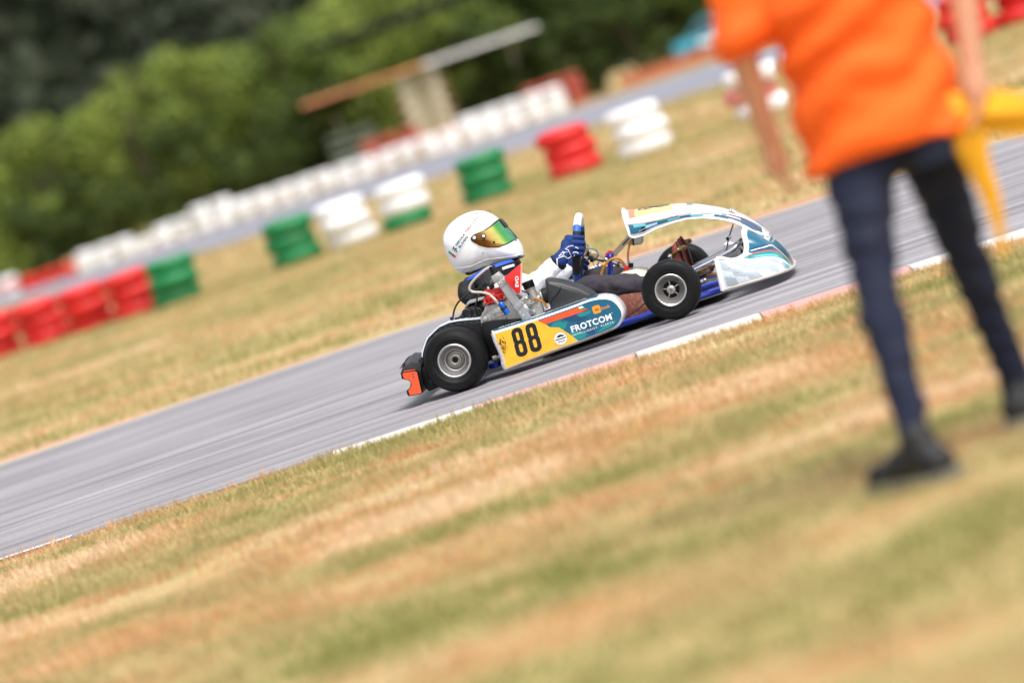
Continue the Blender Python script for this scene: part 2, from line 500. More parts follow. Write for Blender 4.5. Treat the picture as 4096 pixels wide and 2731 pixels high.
# ------------------------------------------------------------------ grass (nobody could count it)
def blades(name, n, yr, half, hmin, hmax, wid, seed, label, avoid):
    g = np.random.default_rng(seed)
    y = np.sqrt(g.random(n) * (yr[1] ** 2 - yr[0] ** 2) + yr[0] ** 2)
    x = (g.random(n) * 2 - 1) * (half * y + 1.)
    keep = avoid(x, y)
    x, y = x[keep], y[keep]
    cl = vnoise(x, y, .16, .16, seed + 9)
    bare = vnoise(x, y, 1.1, .55, seed + 14) * .6 + vnoise(x, y, .35, .25, seed + 15) * .4
    keep = (g.random(len(x)) < .30 + .9 * cl) & (g.random(len(x)) < np.clip((bare - .22) * 6, .12, 1))
    x, y = x[keep], y[keep]; n = len(x)
    cl = vnoise(x, y, .16, .16, seed + 9)
    h = (hmin + (hmax - hmin) * g.random(n) ** 1.6) * (.55 + .8 * cl)
    th = g.random(n) * 2 * PI
    wx, wy = np.cos(th) * wid * (.6 + .8 * g.random(n)), np.sin(th) * wid * (.6 + .8 * g.random(n))
    lean = g.normal(0, .5, (n, 2)) * h[:, None]
    z0 = np.full(n, -.006)
    v = np.empty((n, 3, 3), np.float32)
    v[:, 0] = np.stack([x - wx, y - wy, z0], 1)
    v[:, 1] = np.stack([x + wx, y + wy, z0], 1)
    v[:, 2] = np.stack([x + lean[:, 0], y + lean[:, 1], z0 + h], 1)
    n1 = vnoise(x, y, 1.5, .8, seed + 1); n2 = vnoise(x, y, .45, .3, seed + 2); n3 = vnoise(x, y, 3., 1.6, seed + 3)
    n4 = vnoise(x, y, .9, .14, seed + 4)
    q = .40 * n1 + .22 * n2 + .16 * n3 + .22 * n4
    q = .5 + (q - .5) * 1.5 + g.normal(0, .05, n)
    stops = np.array([.2, .34, .46, .56, .66, .8])
    pal = np.array([lin('8b9052'), lin('a19d64'), lin('b5a878'), lin('c2ac80'), lin('cc9a66'), lin('e8d0b0')])
    col = np.stack([np.interp(q, stops, pal[:, c]) for c in range(3)], 1) * (.85 + .3 * g.random(n))[:, None]
    me = bpy.data.meshes.new(name)
    me.vertices.add(n * 3); me.loops.add(n * 3); me.polygons.add(n)
    me.vertices.foreach_set('co', v.ravel())
    me.loops.foreach_set('vertex_index', np.arange(n * 3, dtype=np.int32))
    me.polygons.foreach_set('loop_start', np.arange(0, n * 3, 3, dtype=np.int32))
    me.update()
    ca = me.color_attributes.new('blade', 'FLOAT_COLOR', 'POINT')
    c4 = np.ones((n, 3, 4), np.float32); c4[:, :, :3] = col[:, None, :]
    ca.data.foreach_set('color', c4.ravel())
    me.materials.append(blade_m)
    o = put(name, me)
    tag(o, label, 'grass', kind='stuff')
    return o

def leaf_like(name, attr=None, col=None, transl=.35):
    m = bpy.data.materials.new(name); m.use_nodes = True
    t = m.node_tree; b = t.nodes['Principled BSDF']; o = t.nodes['Material Output']
    b.inputs['Roughness'].default_value = .7; b.inputs['Specular IOR Level'].default_value = .2
    tr = t.nodes.new('ShaderNodeBsdfTranslucent'); mx = t.nodes.new('ShaderNodeMixShader'); mx.inputs[0].default_value = transl
    at = t.nodes.new('ShaderNodeAttribute'); at.attribute_name = attr
    t.links.new(at.outputs['Color'], b.inputs['Base Color']); t.links.new(at.outputs['Color'], tr.inputs['Color'])
    t.links.new(b.outputs[0], mx.inputs[1]); t.links.new(tr.outputs[0], mx.inputs[2]); t.links.new(mx.outputs[0], o.inputs['Surface'])
    return m
blade_m = leaf_like('grass_blade', 'blade')
leaf_m = leaf_like('leaf', 'leaf', transl=.3)
ne = np.vectorize(near_edge); fe = np.vectorize(far_edge)
blades('near_grass', 520000, (6.8, 20), .19, .012, .050, .0027, 3, 'short dry straw and olive grass in front of the track', lambda x, y: y < ne(x) - np.interp(x, [-1.2, -.9, 0, .6, 1.5], [.0, .05, .12, .22, .26]) - .10 * vnoise(x, y, .3, .3, 5))
blades('infield_grass', 330000, (26.5, 62), .17, .02, .07, .006, 21, 'dry yellow green grass between the track and the tyre stacks', lambda x, y: (y > fe(x) + .15 + .9 * vnoise(x, y, .5, .3, 8)))
blades('far_grass', 130000, (62, 134), .14, .03, .10, .018, 33, 'dry grass beyond the tyre stacks beside the far track', lambda x, y: (y < np.interp(x, [p[0] for p in ft_near], [p[1] for p in ft_near]) - .3) | (y > np.interp(x, [p[0] for p in ft_far[::-1]], [p[1] for p in ft_far[::-1]]) + .3))

# ------------------------------------------------------------------ the kart (local frame: x forward, y left, z up, origin under the rear axle)
KYAW = R_(-6.49)
KLOC = (-.194, 20.893, .004)
WB = 1.0096
kart = empty('racing_kart', KLOC, KYAW)
tag(kart, 'blue-framed racing kart with white and teal bodywork, number 88 on its yellow side pod', 'kart')
MY = lambda pts, s: [(x, y * s, z) for x, y, z in pts]

def wheel(x, yc, z, R, W, rim_r, front, side):
    """side -1: outer face towards -y"""
    wh = empty('wheel', (x, yc, z)); wh.parent = kart
    h = W / 2; s = side
    prof = [(rim_r - .006, -h * .80), (rim_r + .003, -h * .90), (rim_r + .012, -h * .965), (rim_r + .0135, -h * .955), (rim_r + .022, -h * 1.0)]
    rr = np.linspace(rim_r + .026, R - .018, 5)
    for q, r in enumerate(rr):
        b = -h * (1.02 - .05 * (q / 4) ** 2)
        prof += [(r, b), (r + .0012, b * .992), (r + .0026, b)]
    prof += [(R - .011, -h * .93), (R - .005, -h * .84), (R - .0015, -h * .68), (R, -h * .4), (R + .001, 0)]
    prof = prof + [(r, -a) for r, a in prof[-2::-1]]
    MB().lathe(prof, (0, 0, 0), (0, 1, 0), 64).build('tyre', rubber, wh, ang=50)
    o = -s * 0 
    a = lambda d: s * (h - d)               # d metres in from the outer face
    if front:
        pr = [(rim_r - .004, a(.018)), (rim_r + .0045, a(.012)), (rim_r + .0045, a(.008)), (rim_r, a(.005)), (rim_r - .005, a(.008)), (rim_r - .007, a(.014)),
              (rim_r - .011, a(.022)), (rim_r - .016, a(.034)), (rim_r - .022, a(.046)), (.041, a(.056)), (.0385, a(.058)), (.0375, a(.064))]
        MB().lathe(pr, (0, 0, 0), (0, 1, 0), 48).build('rim', mag, wh)
        mb = MB()
        for k in range(5):
            q = 2 * PI * k / 5 + .3
            d = V(math.cos(q), 0, math.sin(q)); pz = V(-math.sin(q), 0, math.cos(q))
            mb.loft([[d * r + pz * wv + V(0, a(.064 + dy), 0) for wv, dy in ((-ww, 0), (ww, 0), (ww, .006), (-ww, .006))] for r, ww in ((.014, .0030), (.041, .0020))])
        mb.build('spoke', mag, wh, bevel=.001)
        MB().lathe([(.0001, a(.024)), (.006, a(.024)), (.0065, a(.028)), (.0065, a(.034)), (.0145, a(.036)), (.019, a(.038)), (.0205, a(.042)), (.0205, a(.07))], (0, 0, 0), (0, 1, 0), 24).build('hub', alu, wh)
        MB().lathe([(.0001, a(.019)), (.0075, a(.019)), (.0085, a(.022)), (.0085, a(.027))], (0, 0, 0), (0, 1, 0), 6).build('nut', steel, wh, smooth=False)
        MB().lathe([(.0001, -s * .022), (.060, -s * .022), (.060, -s * .030), (.0001, -s * .030)], (0, 0, 0), (0, 1, 0), 30).build('brake_disc', mat('disc_dark', '20242e', .4, metal=.6), wh)
    else:
        pr = [(rim_r - .004, a(.02)), (rim_r + .005, a(.016)), (rim_r + .005, a(.010)), (rim_r, a(.007)), (rim_r - .0045, a(.009)), (rim_r - .007, a(.014)),
              (rim_r - .008, a(.022)), (rim_r - .0105, a(.026)), (rim_r - .014, a(.036)), (rim_r - .020, a(.05)), (.048, a(.058)), (.0455, a(.059)), (.044, a(.066)), (.038, a(.084))]
        MB().lathe(pr, (0, 0, 0), (0, 1, 0), 48).build('rim', mag, wh)
        MB().lathe([(.040, a(.082)), (.036, a(.078)), (.030, a(.080)), (.0275, a(.075)), (.0255, a(.060)), (.0245, a(.052)), (.021, a(.051)), (.0195, a(.054)), (.0175, a(.052)), (.0145, a(.053)), (.0135, a(.058)), (.0125, a(.10))], (0, 0, 0), (0, 1, 0), 32).build('hub', alu, wh)
        MB().lathe([(.0001, a(.09)), (.013, a(.09))], (0, 0, 0), (0, 1, 0), 20).build('axle_bore', ink, wh)
    return wh
for s in (-1, 1):
    wheel(0, s * .59, .141, .141, .20, .072, False, s)
    wheel(WB, s * .55, .133, .133, .13, .069, True, s)

# frame
mb = MB()
for s in (-1, 1):
    mb.tube(MY([(-.06, -.30, .075), (.10, -.31, .05), (.35, -.33, .045), (.72, -.335, .043), (.88, -.34, .047), (.97, -.36, .06), (1.03, -.40, .075)], s), .0155, 10, 5)
    mb.tube(MY([(.88, -.335, .05), (1.0, -.29, .066), (1.12, -.26, .078), (1.235, -.235, .072)], s), .0155, 10, 4)
    mb.tube(MY([(1.02, -.36, .055), (1.12, -.34, .05), (1.21, -.32, .05)], s), .0155, 10, 3)
    mb.tube(MY([(.12, -.31, .055), (.12, -.50, .055), (.16, -.575, .06)], s), .011, 8, 3)
    mb.tube(MY([(.30, -.33, .06), (.30, -.56, .075)], s), .01, 8)
    mb.tube(MY([(.68, -.33, .06), (.68, -.56, .075)], s), .01, 8)
    mb.tube(MY([(-.05, -.30, .075), (-.10, -.40, .06), (-.16, -.44, .06)], s), .012, 8, 3)
for x, z in ((.06, .055), (.40, .045), (.80, .043), (1.225, .07)):
    hw = .31 if x < 1.2 else .235
    mb.tube([(x, -hw, z), (x, hw, z)], .0145, 10)
mb.build('frame', frameblue, kart)
MB().cyl((0, -.57, .141), (0, .57, .141), .02).build('rear_axle', steel, kart)
mb = MB().prism([(-.05, .08), (.05, .08), (.045, .16), (0, .185), (-.045, .16)], -.35, -.32)
mb.prism([(-.05, .08), (.05, .08), (.045, .16), (0, .185), (-.045, .16)], .32, .35)
mb.build('bearing_carrier', alu, kart, bevel=.003)
for s in (-1, 1):
    mb = MB().cyl((WB, s * .40, .133), (WB, s * .53, .133), .012)
    mb.box((WB, s * .40, .12), (.045, .05, .09))
    mb.build('stub_axle', alu, kart, bevel=.003)
    MB().tube([(.93, s * .06, .13), (1.09, s * .38, .128)], .007, 8).build('tie_rod', chrome, kart)
    mb = MB().prism([(1.075, .150), (1.20, .172), (1.205, .158), (1.08, .132)], s * .33 - .004, s * .33 + .004)
    mb.build('perforated_link', brown_alu, kart, bevel=.001)
    mb = MB()
    for k in range(4):
        mb.cyl((1.115 + k * .024, s * .3395, .1515 + k * .0042), (1.115 + k * .024, s * .334, .1515 + k * .0042), .0042, 10)
    mb.build('link_hole', ink, kart)
    mb = MB().cyl((1.085, s * .35, .110), (1.15, s * .345, .112), .008, 10).sphere((1.15, s * .345, .112), .011)
    mb.build('rod_end', alu, kart)
    mb = MB().prism([(1.14, .118), (1.165, .134), (1.20, .130), (1.215, .112), (1.235, .11), (1.235, .098), (1.21, .10), (1.19, .118), (1.17, .120), (1.15, .106)], s * .30 - .006, s * .30 + .006)
    mb.build('steering_arm', brown_alu, kart, bevel=.001)
MB().box((.77, 0, .030), (.86, .56, .004)).build('floor_tray', alu, kart)
for s in (-1, 1):
    MB().prism([(.50, .045), (1.0, .05), (1.0, .11), (.90, .14), (.78, .165), (.60, .17), (.50, .16)], s * .305, s * .309).build('side_plate', traybrown, kart, bevel=.001)
MB().tube([(.735, -.335, .062), (.78, -.338, .070), (.83, -.34, .084), (.875, -.345, .108)], .0025, 6, 4).build('brake_cable', rubberhose, kart)
MB().cyl((.868, -.345, .100), (.882, -.345, .110), .0048, 8).build('cable_end', alu, kart)
# skid bars beneath
mb = MB()
mb.tube([(1.03, -.20, .042), (1.15, -.19, .040), (1.22, -.17, .045)], .010, 8, 3)
mb.tube([(1.03, .20, .042), (1.15, .19, .040), (1.22, .17, .045)], .010, 8, 3)
mb.build('skid_bar', chrome, kart)

# side pods -------------------------------------------------------------------------------------------
FACE0 = [(.203, .200), (.300, .198), (.408, .197), (.500, .198), (.598, .200), (.640, .2025), (.671, .202), (.711, .195), (.746, .179), (.766, .152), (.775, .119), (.770, .094), (.746, .069), (.714, .057),
        (.630, .051), (.552, .048), (.405, .045), (.300, .039), (.207, .033), (.205, .051), (.211, .083), (.210, .12), (.206, .156)]
_c = crom([(x, z, 0) for x, z in FACE0[4:15]], 4)
FACE = FACE0[:4] + [(p.x, p.y) for p in _c] + FACE0[15:]
def offset_poly(P, d):
    out = []; n = len(P)
    for i in range(n):
        a, b, c = V(*P[i - 1], 0), V(*P[i], 0), V(*P[(i + 1) % n], 0)
        n1 = V((b - a).y, -(b - a).x, 0).normalized(); n2 = V((c - b).y, -(c - b).x, 0).normalized()
        m = (n1 + n2); m = m / max(m.dot(n1), .35)
        out.append((b.x - m.x * d, b.y - m.y * d))
    return out
def side_pod(s):
    mb = MB()
    O, O2 = offset_poly(FACE, .0105), offset_poly(FACE, .0070)
    O3 = offset_poly(FACE, .0035)
    rings = [[(x, s * y, z) for x, z in P] for P, y in ((offset_poly(FACE, .002), .455), (O, .47), (O, .615), (O2, .640), (O3, .652), (offset_poly(FACE, .0012), .6575), (offset_poly(FACE, -.003), .660))]
    mb.loft(rings)
    return mb.build('side_pod', white, kart, ang=60)
pod = side_pod(-1)
side_pod(1)
MB().tube([(x, -.652, z - .0045) for x, z in FACE0[13:19]], .0055, 8, 3).build('scuffed_lower_edge', mat('scuffed_pod', '8a7d70', .6, var=.2, dirt='3a332c', damt=.7, dscale=30), pod)
PF = lambda d=0.: (lambda u, v: (u, -.6608 - d, v))
fi = offset_poly(FACE, -.0015)
def clip_face(x0=None, x1=None, poly=None):
    return poly
ybound = [(.409, .1925), (.436, .167), (.451, .149), (.490, .135), (.525, .091), (.550, .054)]
yel = [(.206, .197), (.300, .1965), (.406, .1955)] + ybound[1:-1] + [(.5515, .0505), (.405, .0475), (.300, .0415), (.210, .0365), (.208, .052), (.2135, .083), (.2125, .12), (.2085, .156)]
decal('yellow_panel', fill2d([yel]), PF(), yellow, pod)
tea = [(.409, .1955)] + [(x, z) for x, z in offset_poly(FACE, -.0012) if x > .42 and not (x < .56 and z < .1)] + [(.5535, .0500)] + ybound[::-1][1:-1]
decal('teal_panel', fill2d([tea]), PF(), teal, pod)
for P in ([(.452, .148), (.475, .160), (.500, .162), (.512, .150), (.535, .146), (.52, .128), (.505, .116), (.490, .134)], [(.525, .09), (.540, .105), (.555, .092), (.575, .088), (.60, .072), (.585, .056), (.553, .0545)],
          [(.60, .166), (.65, .162), (.64, .150), (.60, .148), (.57, .158)], [(.64, .06), (.70, .085), (.74, .085), (.728, .072), (.70, .0635)]):
    decal('pattern', fill2d([P]), PF(.0004), teal2, pod)
for P in ([(.515, .166), (.575, .166), (.60, .145), (.63, .138), (.60, .130), (.55, .140)], [(.60, .098), (.62, .100), (.64, .085), (.635, .060), (.612, .060), (.60, .075)], [(.57, .13), (.60, .126), (.585, .11), (.56, .115)]):
    decal('pattern', fill2d([P]), PF(.0005), navy, pod)
decal('orange_stripe', fill2d([[(.411, .1905), (.598, .193), (.616, .193), (.6365, .1675), (.437, .167)]]), PF(.0006), orange, pod)
for q, m_ in enumerate((paper, flag_green, flag_red)):
    t0, t1 = q / 3, (q + 1) / 3
    A, B, Cc, D = V(.598, .193, 0), V(.617, .193, 0), V(.639, .1675, 0), V(.615, .1675, 0)
    decal('flag_stripe', ([tuple(A.lerp(D, t0)[:2]), tuple(B.lerp(Cc, t0)[:2]), tuple(B.lerp(Cc, t1)[:2]), tuple(A.lerp(D, t1)[:2])], [(0, 1, 2, 3)]), PF(.0009), m_, pod)
def digit8(cx, z0, z1, wd, st, shear):
    h = z1 - z0; zm = z0 + h * .5
    def sh(P): return [(x + (z - zm) * shear, z) for x, z in P]
    ov = .010
    up = rrect(cx - wd * .47, cx + wd * .47, zm - ov, z1, wd * .40, 7); lo = rrect(cx - wd * .5, cx + wd * .5, z0, zm + ov, wd * .42, 7)
    # outer outline: two rounded lobes joined at a waist
    out = []
    L = []
    for i in range(61):
        z = z0 + h * i / 60
        def half(bx0, bx1, r, w_):
            if z < bx0 or z > bx1: return 0
            d = min(z - bx0, bx1 - z)
            return w_ - (r - math.sqrt(max(0, r * r - (r - d) ** 2)) if d < r else 0)
        L.append((z, max(half(z0, zm + ov, wd * .42, wd * .5), half(zm - ov, z1, wd * .40, wd * .47))))
    out = [(cx + w_, z) for z, w_ in L] + [(cx - w_, z) for z, w_ in L[::-1]]
    h1 = rrect(cx - wd * .5 + st, cx + wd * .5 - st, z0 + st, zm - st * .42, (wd - 2 * st) * .48, 6)
    h2 = rrect(cx - wd * .47 + st, cx + wd * .47 - st, zm + st * .42, z1 - st, (wd * .94 - 2 * st) * .48, 6)
    return [sh(out), sh(h1), sh(h2)]
for cx in (.301, .367):
    decal('number_digit', fill2d(digit8(cx, .0630, .1925, .0535, .0188, .06)), PF(.0006), ink, pod)
decal('badge', fill2d([circ(.4805, .085, .0295)]), PF(.0006), ink, pod)
decal('badge', fill2d([circ(.4805, .085, .0282)]), PF(.0009), paper, pod)
decal('badge_car', fill2d([[(.460, .093), (.468, .097), (.474, .1025), (.488, .103), (.496, .098), (.501, .0965), (.502, .093), (.492, .0915), (.485, .093), (.476, .0912), (.468, .0925)]]), PF(.0012), ink, pod)
decal('badge_bar', fill2d([rrect(.456, .505, .0815, .0865, .002, 3)]), PF(.0012), ink, pod)
decal('lettering', fit(text2d('WINGSURE', .015), .462, .497, .0665, .0775), PF(.0012), ink, pod)
decal('lettering', fit(text2d('RACING'), .470, .490, .1065, .1095), PF(.0012), ink, pod)
decal('logo_square', fill2d([rrect(.656, .692, .140, .1755, .008)]), PF(.0006), yellow2, pod)
decal('lettering', fit(text2d('tbi', .02), .666, .683, .152, .163), PF(.0009), ink, pod)
decal('lettering', fit(text2d('bank', .0), .697, .735, .148, .163), PF(.0006), yellow2, pod)
decal('lettering', fit(text2d('FROTCOM', .032, 1.10), .538, .727, .0935, .1225), PF(.0011), paper, pod)
decal('lettering', fit(text2d('INTELLIGENT  FLEETS', .0, 1.25), .536, .727, .0775, .0855), PF(.0011), paper, pod)
decal('lettering', fill2d([circ(.733, .121, .003, 12), circ(.733, .121, .0023, 12)]), PF(.0011), paper, pod)
for k in range(44):                                                   # scuffs
    u, v = .219 + .024 * random.random() ** 1.5, .085 + .06 * random.random() + .05 * random.random() ** 3
    u += max(0, (v - .15)) * -.15
    a, l, w_ = R_(100 + random.uniform(-25, 35)), random.uniform(.006, .026), random.uniform(.0004, .0019)
    d = V(math.cos(a), math.sin(a), 0) * l; e_ = V(-math.sin(a), math.cos(a), 0) * w_
    p = V(u, v, 0)
    decal('scuff', ([tuple((p)[:2]), tuple((p + d * .5 + e_)[:2]), tuple((p + d)[:2]), tuple((p + d * .4 - e_)[:2])], [(0, 1, 2, 3)]), PF(.0014), ink, pod)
MB().tube([(.199, -.648, .203)] + [(x - .004, -.650, z) for x, z in ((.203, .158), (.207, .12), (.208, .083), (.203, .052))] + [(.203, -.648, .033)], [.0095, .009, .009, .0095, .010, .010], 10, 4).build('rear_edge', mat('worn_edge', 'b4b2b4', .5, var=.1, dirt='5a5550', damt=.6, dscale=30), pod)
# shoulder and top strip of the pod
O = offset_poly(FACE, .0115); O2 = offset_poly(FACE, .0080)
ITOP = [i for i in range(len(FACE)) if FACE[i][1] > .19 and FACE[i][0] < .70]
mb = MB()
for i in ITOP[:-1]:
    (x0, z0), (x1, z1), (x2, z2), (x3, z3) = O[i], O[i + 1], O2[i], O2[i + 1]
    m_i = 0 if x1 < .62 else 1
    x0 = max(x0, .198); x2 = max(x2, .206)
    mb.add([(x0, -.50, z0), (x1, -.50, z1), (x1, -.615, z1), (x0, -.615, z0)], [(0, 1, 2, 3)], 0)
    mb.add([(x0, -.6155, z0), (x1, -.6155, z1), (x3, -.6412, z3), (x2, -.6412, z2)], [(0, 1, 2, 3)], 0)
me = bpy.data.meshes.new('top_strip'); me.from_pydata(mb.v, [], mb.f); me.materials.append(teal); put('top_strip', me, pod)
def SH(u, v):                              # u along x, v 0..1 across the shoulder
    z0 = float(np.interp(u, [O[i][0] for i in ITOP], [O[i][1] for i in ITOP])); z1 = float(np.interp(u, [O2[i][0] for i in ITOP], [O2[i][1] for i in ITOP]))
    return (u, -.6412 + .0257 * v - .0010, z1 + (z0 - z1) * v + .0008)
def TP(u, v):                              # on the top, v = distance inwards from the shoulder
    z0 = float(np.interp(u, [O[i][0] for i in ITOP], [O[i][1] for i in ITOP]))
    return (u, -.613 + v, z0 + .0012)
decal('lettering', fit(text2d('SLIVEN', .03, 1.0, .2), .222, .325, .004, .085), TP, paper, pod)
decal('lettering', fit(text2d('KART TEAM', 0., 1.0, .2), .328, .366, .03, .075), TP, paper, pod)
decal('sticker', fill2d([circ(.408, .055, .036, 28, .05)]), TP, paper, pod)
decal('lettering', fit(text2d('ROTAX', .02), .385, .431, .03, .075), lambda u, v: (V(TP(u, v)) + V(0, 0, .0005)), navy, pod)
decal('sticker', ([(.455, .02), (.64, .02), (.64, .075), (.47, .075)], [(0, 1, 2, 3)]), TP, paper, pod)

# rear wheel guard plate ---------------------------------------------------------------------------------
GT = [(-.160, .180), (-.146, .212), (-.119, .249), (-.104, .264), (-.071, .281), (-.040, .2945), (.009, .299), (.053, .293), (.130, .275), (.199, .257)]
guard = MB().prism(GT + [(.202, .243), (.300, .228), (.305, .10), (.15, .08), (-.10, .08), (-.15, .12)], -.475, -.435).build('wheel_guard', blackpl, kart, bevel=.003)
mb = MB()
mb.loft([[(x, y, z), (x, y2, z), (x * 1.0 + n_[0], y2, z + n_[1]), (x + n_[0], y, z + n_[1])] for (x, z), n_, y, y2 in
         [((x, z), ((-.0055, .003) if x < -.13 else (-.003, .0055)), -.484, -.40) for x, z in GT]])
mb.build('guard_edge', mat('edge_white', 'dfeaf2', .3, var=.03), guard)
mb = MB(); mb2 = MB()
for i in range(1, len(GT) - 1):
    a, b = V(GT[i][0], 0, GT[i][1]), V(GT[i + 1][0], 0, GT[i + 1][1])
    d = (b - a).normalized(); nrm = V(d.z, 0, -d.x)
    L = (b - a).length
    mb2.add([a + nrm * .004 + V(0, -.4758, 0), b + nrm * .004 + V(0, -.4758, 0), b + nrm * .016 + V(0, -.4758, 0), a + nrm * .016 + V(0, -.4758, 0)], [(0, 1, 2, 3)])
    n_ = max(1, int(L / .024))
    for k in range(n_):
        p = a + d * (L * (k + .28) / n_); q = a + d * (L * (k + .72) / n_)
        mb.loft([[p + nrm * .0065 + V(0, y, 0), q + nrm * .0065 + V(0, y, 0), q + nrm * .0125 + V(0, y, 0), p + nrm * .0125 + V(0, y, 0)] for y in (-.4756, -.4768)])
mb2.build('guard_band', mat('dark_grey_plastic', '4a4c4e', .5), guard, smooth=False)
mb.build('guard_slots', ink, guard, smooth=False)
mb = MB().prism([(.150, .255), (.199, .252), (.30, .226), (.345, .214), (.345, .10), (.15, .10), (.14, .18)], -.535, -.512)
mb.build('chain_cover', blackpl, kart, bevel=.004)
mb = MB().tube([(.145, -.50, .105), (.20, -.52, .112), (.24, -.54, .118)], .012, 10)
mb.lathe([(.018, 0), (.018, .02), (.012, .022), (.012, .05)], (.15, -.53, .085), (1, 0, 0), 14, True)
mb.build('axle_stay', steel, kart)
MB().lathe([(.0001, -.006), (.075, -.006), (.075, .006), (.0001, .006)], (0, -.38, .141), (0, 1, 0), 40).build('sprocket', steel, kart)
MB().lathe([(.0001, -.006), (.085, -.006), (.085, .006), (.0001, .006)], (0, .30, .141), (0, 1, 0), 40).build('brake_disc', steel, kart)

# rear bumper ---------------------------------------------------------------------------------------------
BP = [(-.190, .045), (-.240, .050), (-.250, .075), (-.236, .090), (-.228, .108), (-.238, .126), (-.252, .140), (-.254, .158), (-.264, .168), (-.245, .192), (-.222, .209), (-.206, .220), (-.190, .225), (-.166, .214), (-.153, .189), (-.158, .155), (-.172, .130), (-.180, .08)]
mb = MB()
ys = [-.60, -.57, -.5, -.4, -.33, -.2, 0, .2, .33, .4, .5, .57, .60]
cx_, cz_ = -.205, .12
rings = []
for y in ys:
    k = 1 - .0 * abs(y)
    sc = .94 if abs(y) > .58 else 1.
    top = .74 if abs(y) > .56 else .93
    top *= .66 if abs(y) < .34 else 1.
    rings.append([(cx_ + (x - cx_) * sc + .05 * (abs(y) / .6) ** 3 * (1 if y > 0 else 0), y, cz_ + (z - cz_) * (sc if z < .16 else sc * top)) for x, z in BP])
rings = [[(p[0], p[1], min(p[2], .185 if p[1] > .3 else 1)) for p in r] for r in rings]
mb.loft(rings)
bump = mb.build('rear_bumper', mat('bumper_plastic', '26282b', .42, var=.2, dirt='55514a', damt=.35, dscale=14, bump=.1), kart, bevel=.002, ang=40)
EC = [(-.250, .158), (-.236, .163), (-.184, .153), (-.175, .144), (-.185, .050), (-.191, .045), (-.250, .053), (-.253, .066), (-.250, .080), (-.236, .085), (-.224, .095), (-.2205, .108), (-.226, .120), (-.246, .131), (-.2535, .138)]
MB().prism(EC, -.655, -.605).build('end_cap', blackpl, bump, bevel=.004)
ECI = offset_poly(EC, -.0035)
ec2 = [(max(x, -.2430) if z > .125 else max(x, -.242 if z < .09 else -1), z) for x, z in ECI]
decal('orange_sticker', fill2d([ec2]), lambda u, v: (u, -.6562, v), orange, bump)
mb = MB()
mb.add([(-.236, -.6525, .1645), (-.186, -.6525, .1552), (-.186, -.612, .1556), (-.236, -.612, .1650)], [(0, 1, 2, 3)])
me = bpy.data.meshes.new('orange_sticker'); me.from_pydata(mb.v, [], mb.f); me.materials.append(orange); put('orange_sticker', me, bump)
em = fill2d([[(-.203, .142), (-.197, .1445), (-.1935, .139), (-.196, .136), (-.199, .1395)], [(-.205, .136), (-.199, .133), (-.195, .1265), (-.201, .121), (-.207, .125), (-.2015, .1255), (-.2, .13)]])
decal('emblem', em, lambda u, v: (u, -.6568, v), navy, bump)
def BK(u, v):   # rear sloping face, u lateral, v along the slope
    a, b = V(-.2655, 0, .170), V(-.2235, 0, .2095)
    p = a.lerp(b, v); return (p.x - .0015, u, p.z + .0015)
decal('yellow_sticker', ([(-.50, .05), (-.30, .05), (-.30, .9), (-.47, .9), (-.49, .5)], [(0, 1, 2, 3, 4)]), BK, yellow, bump)
decal('teal_sticker', ([(-.545, .02), (-.505, .02), (-.495, .5), (-.515, .75)], [(0, 1, 2, 3)]), BK, teal, bump)
decal('white_sticker', ([(-.565, .0), (-.55, .0), (-.52, .78), (-.545, .6)], [(0, 1, 2, 3)]), BK, paper, bump)
for s in (-1, 1):
    mb = MB().prism([(-.178, .135), (-.165, .150), (-.150, .148), (-.148, .12), (-.138, .07), (-.118, .062), (-.118, .045), (-.165, .040), (-.178, .06)], s * .56 - .012, s * .56 + .012)
    mb.cyl((-.17, s * .5735, .14), (-.17, s * .548, .14), .006, 8).cyl((-.128, s * .575, .055), (-.128, s * .545, .055), .007, 8)
    mb.build('bumper_bracket', blackpl, kart, bevel=.002)
    mb = MB().cyl((-.142, s * .5735, .080), (-.142, s * .572, .080), .009, 16)
    mb.build('bracket_hole', ink, kart)
    MB().tube(MY([(-.165, -.52, .055), (-.06, -.50, .06), (.05, -.46, .06)], s), .011, 10, 3).build('bumper_bar', chrome, kart)

# engine ----------------------------------------------------------------------------------------------------
engine = empty('engine', (0, 0, 0)); engine.parent = kart
cc = MB().prism([(.150, .279), (.176, .303), (.188, .320), (.294, .316), (.325, .235), (.345, .13), (.30, .10), (.19, .10), (.150, .16), (.143, .24)], -.50, -.36)
cc.lathe([(.0001, -.010), (.034, -.010), (.036, -.006), (.036, 0)], (.235, -.50, .262), (0, 1, 0), 30)
cc.lathe([(.0001, -.012), (.012, -.012), (.012, 0)], (.17, -.50, .265), (0, 1, 0), 14)
for k in range(4):
    cc.box((.165 + k * .012, -.502, .288 + k * .004), (.005, .008, .018), Matrix.Rotation(R_(25), 3, 'Y'))
cc.build('crankcase', castal, engine, bevel=.003)
decal('lettering', fit(text2d('ROTAX', .02), .212, .262, .266, .277), lambda u, v: (u, -.5108, v), steel, engine)
decal('lettering', fit(text2d('POWER', .02), .214, .262, .250, .260), lambda u, v: (u, -.5108, v), steel, engine)
hd = MB()
hd.prism([(.190, .322), (.294, .318), (.296, .326), (.190, .331)], -.50, -.37)
hd.prism([(.196, .331), (.291, .327), (.291, .336), (.198, .340)], -.490, -.38)
hd.prism([(.200, .341), (.290, .337), (.289, .350), (.203, .354)], -.498, -.375)
hd.prism([(.206, .354), (.288, .350), (.288, .362), (.208, .372)], -.485, -.39)
for x in (.197, .216, .262, .287):
    hd.cyl((x, -.5, .328), (x, -.5, .350), .006, 8)
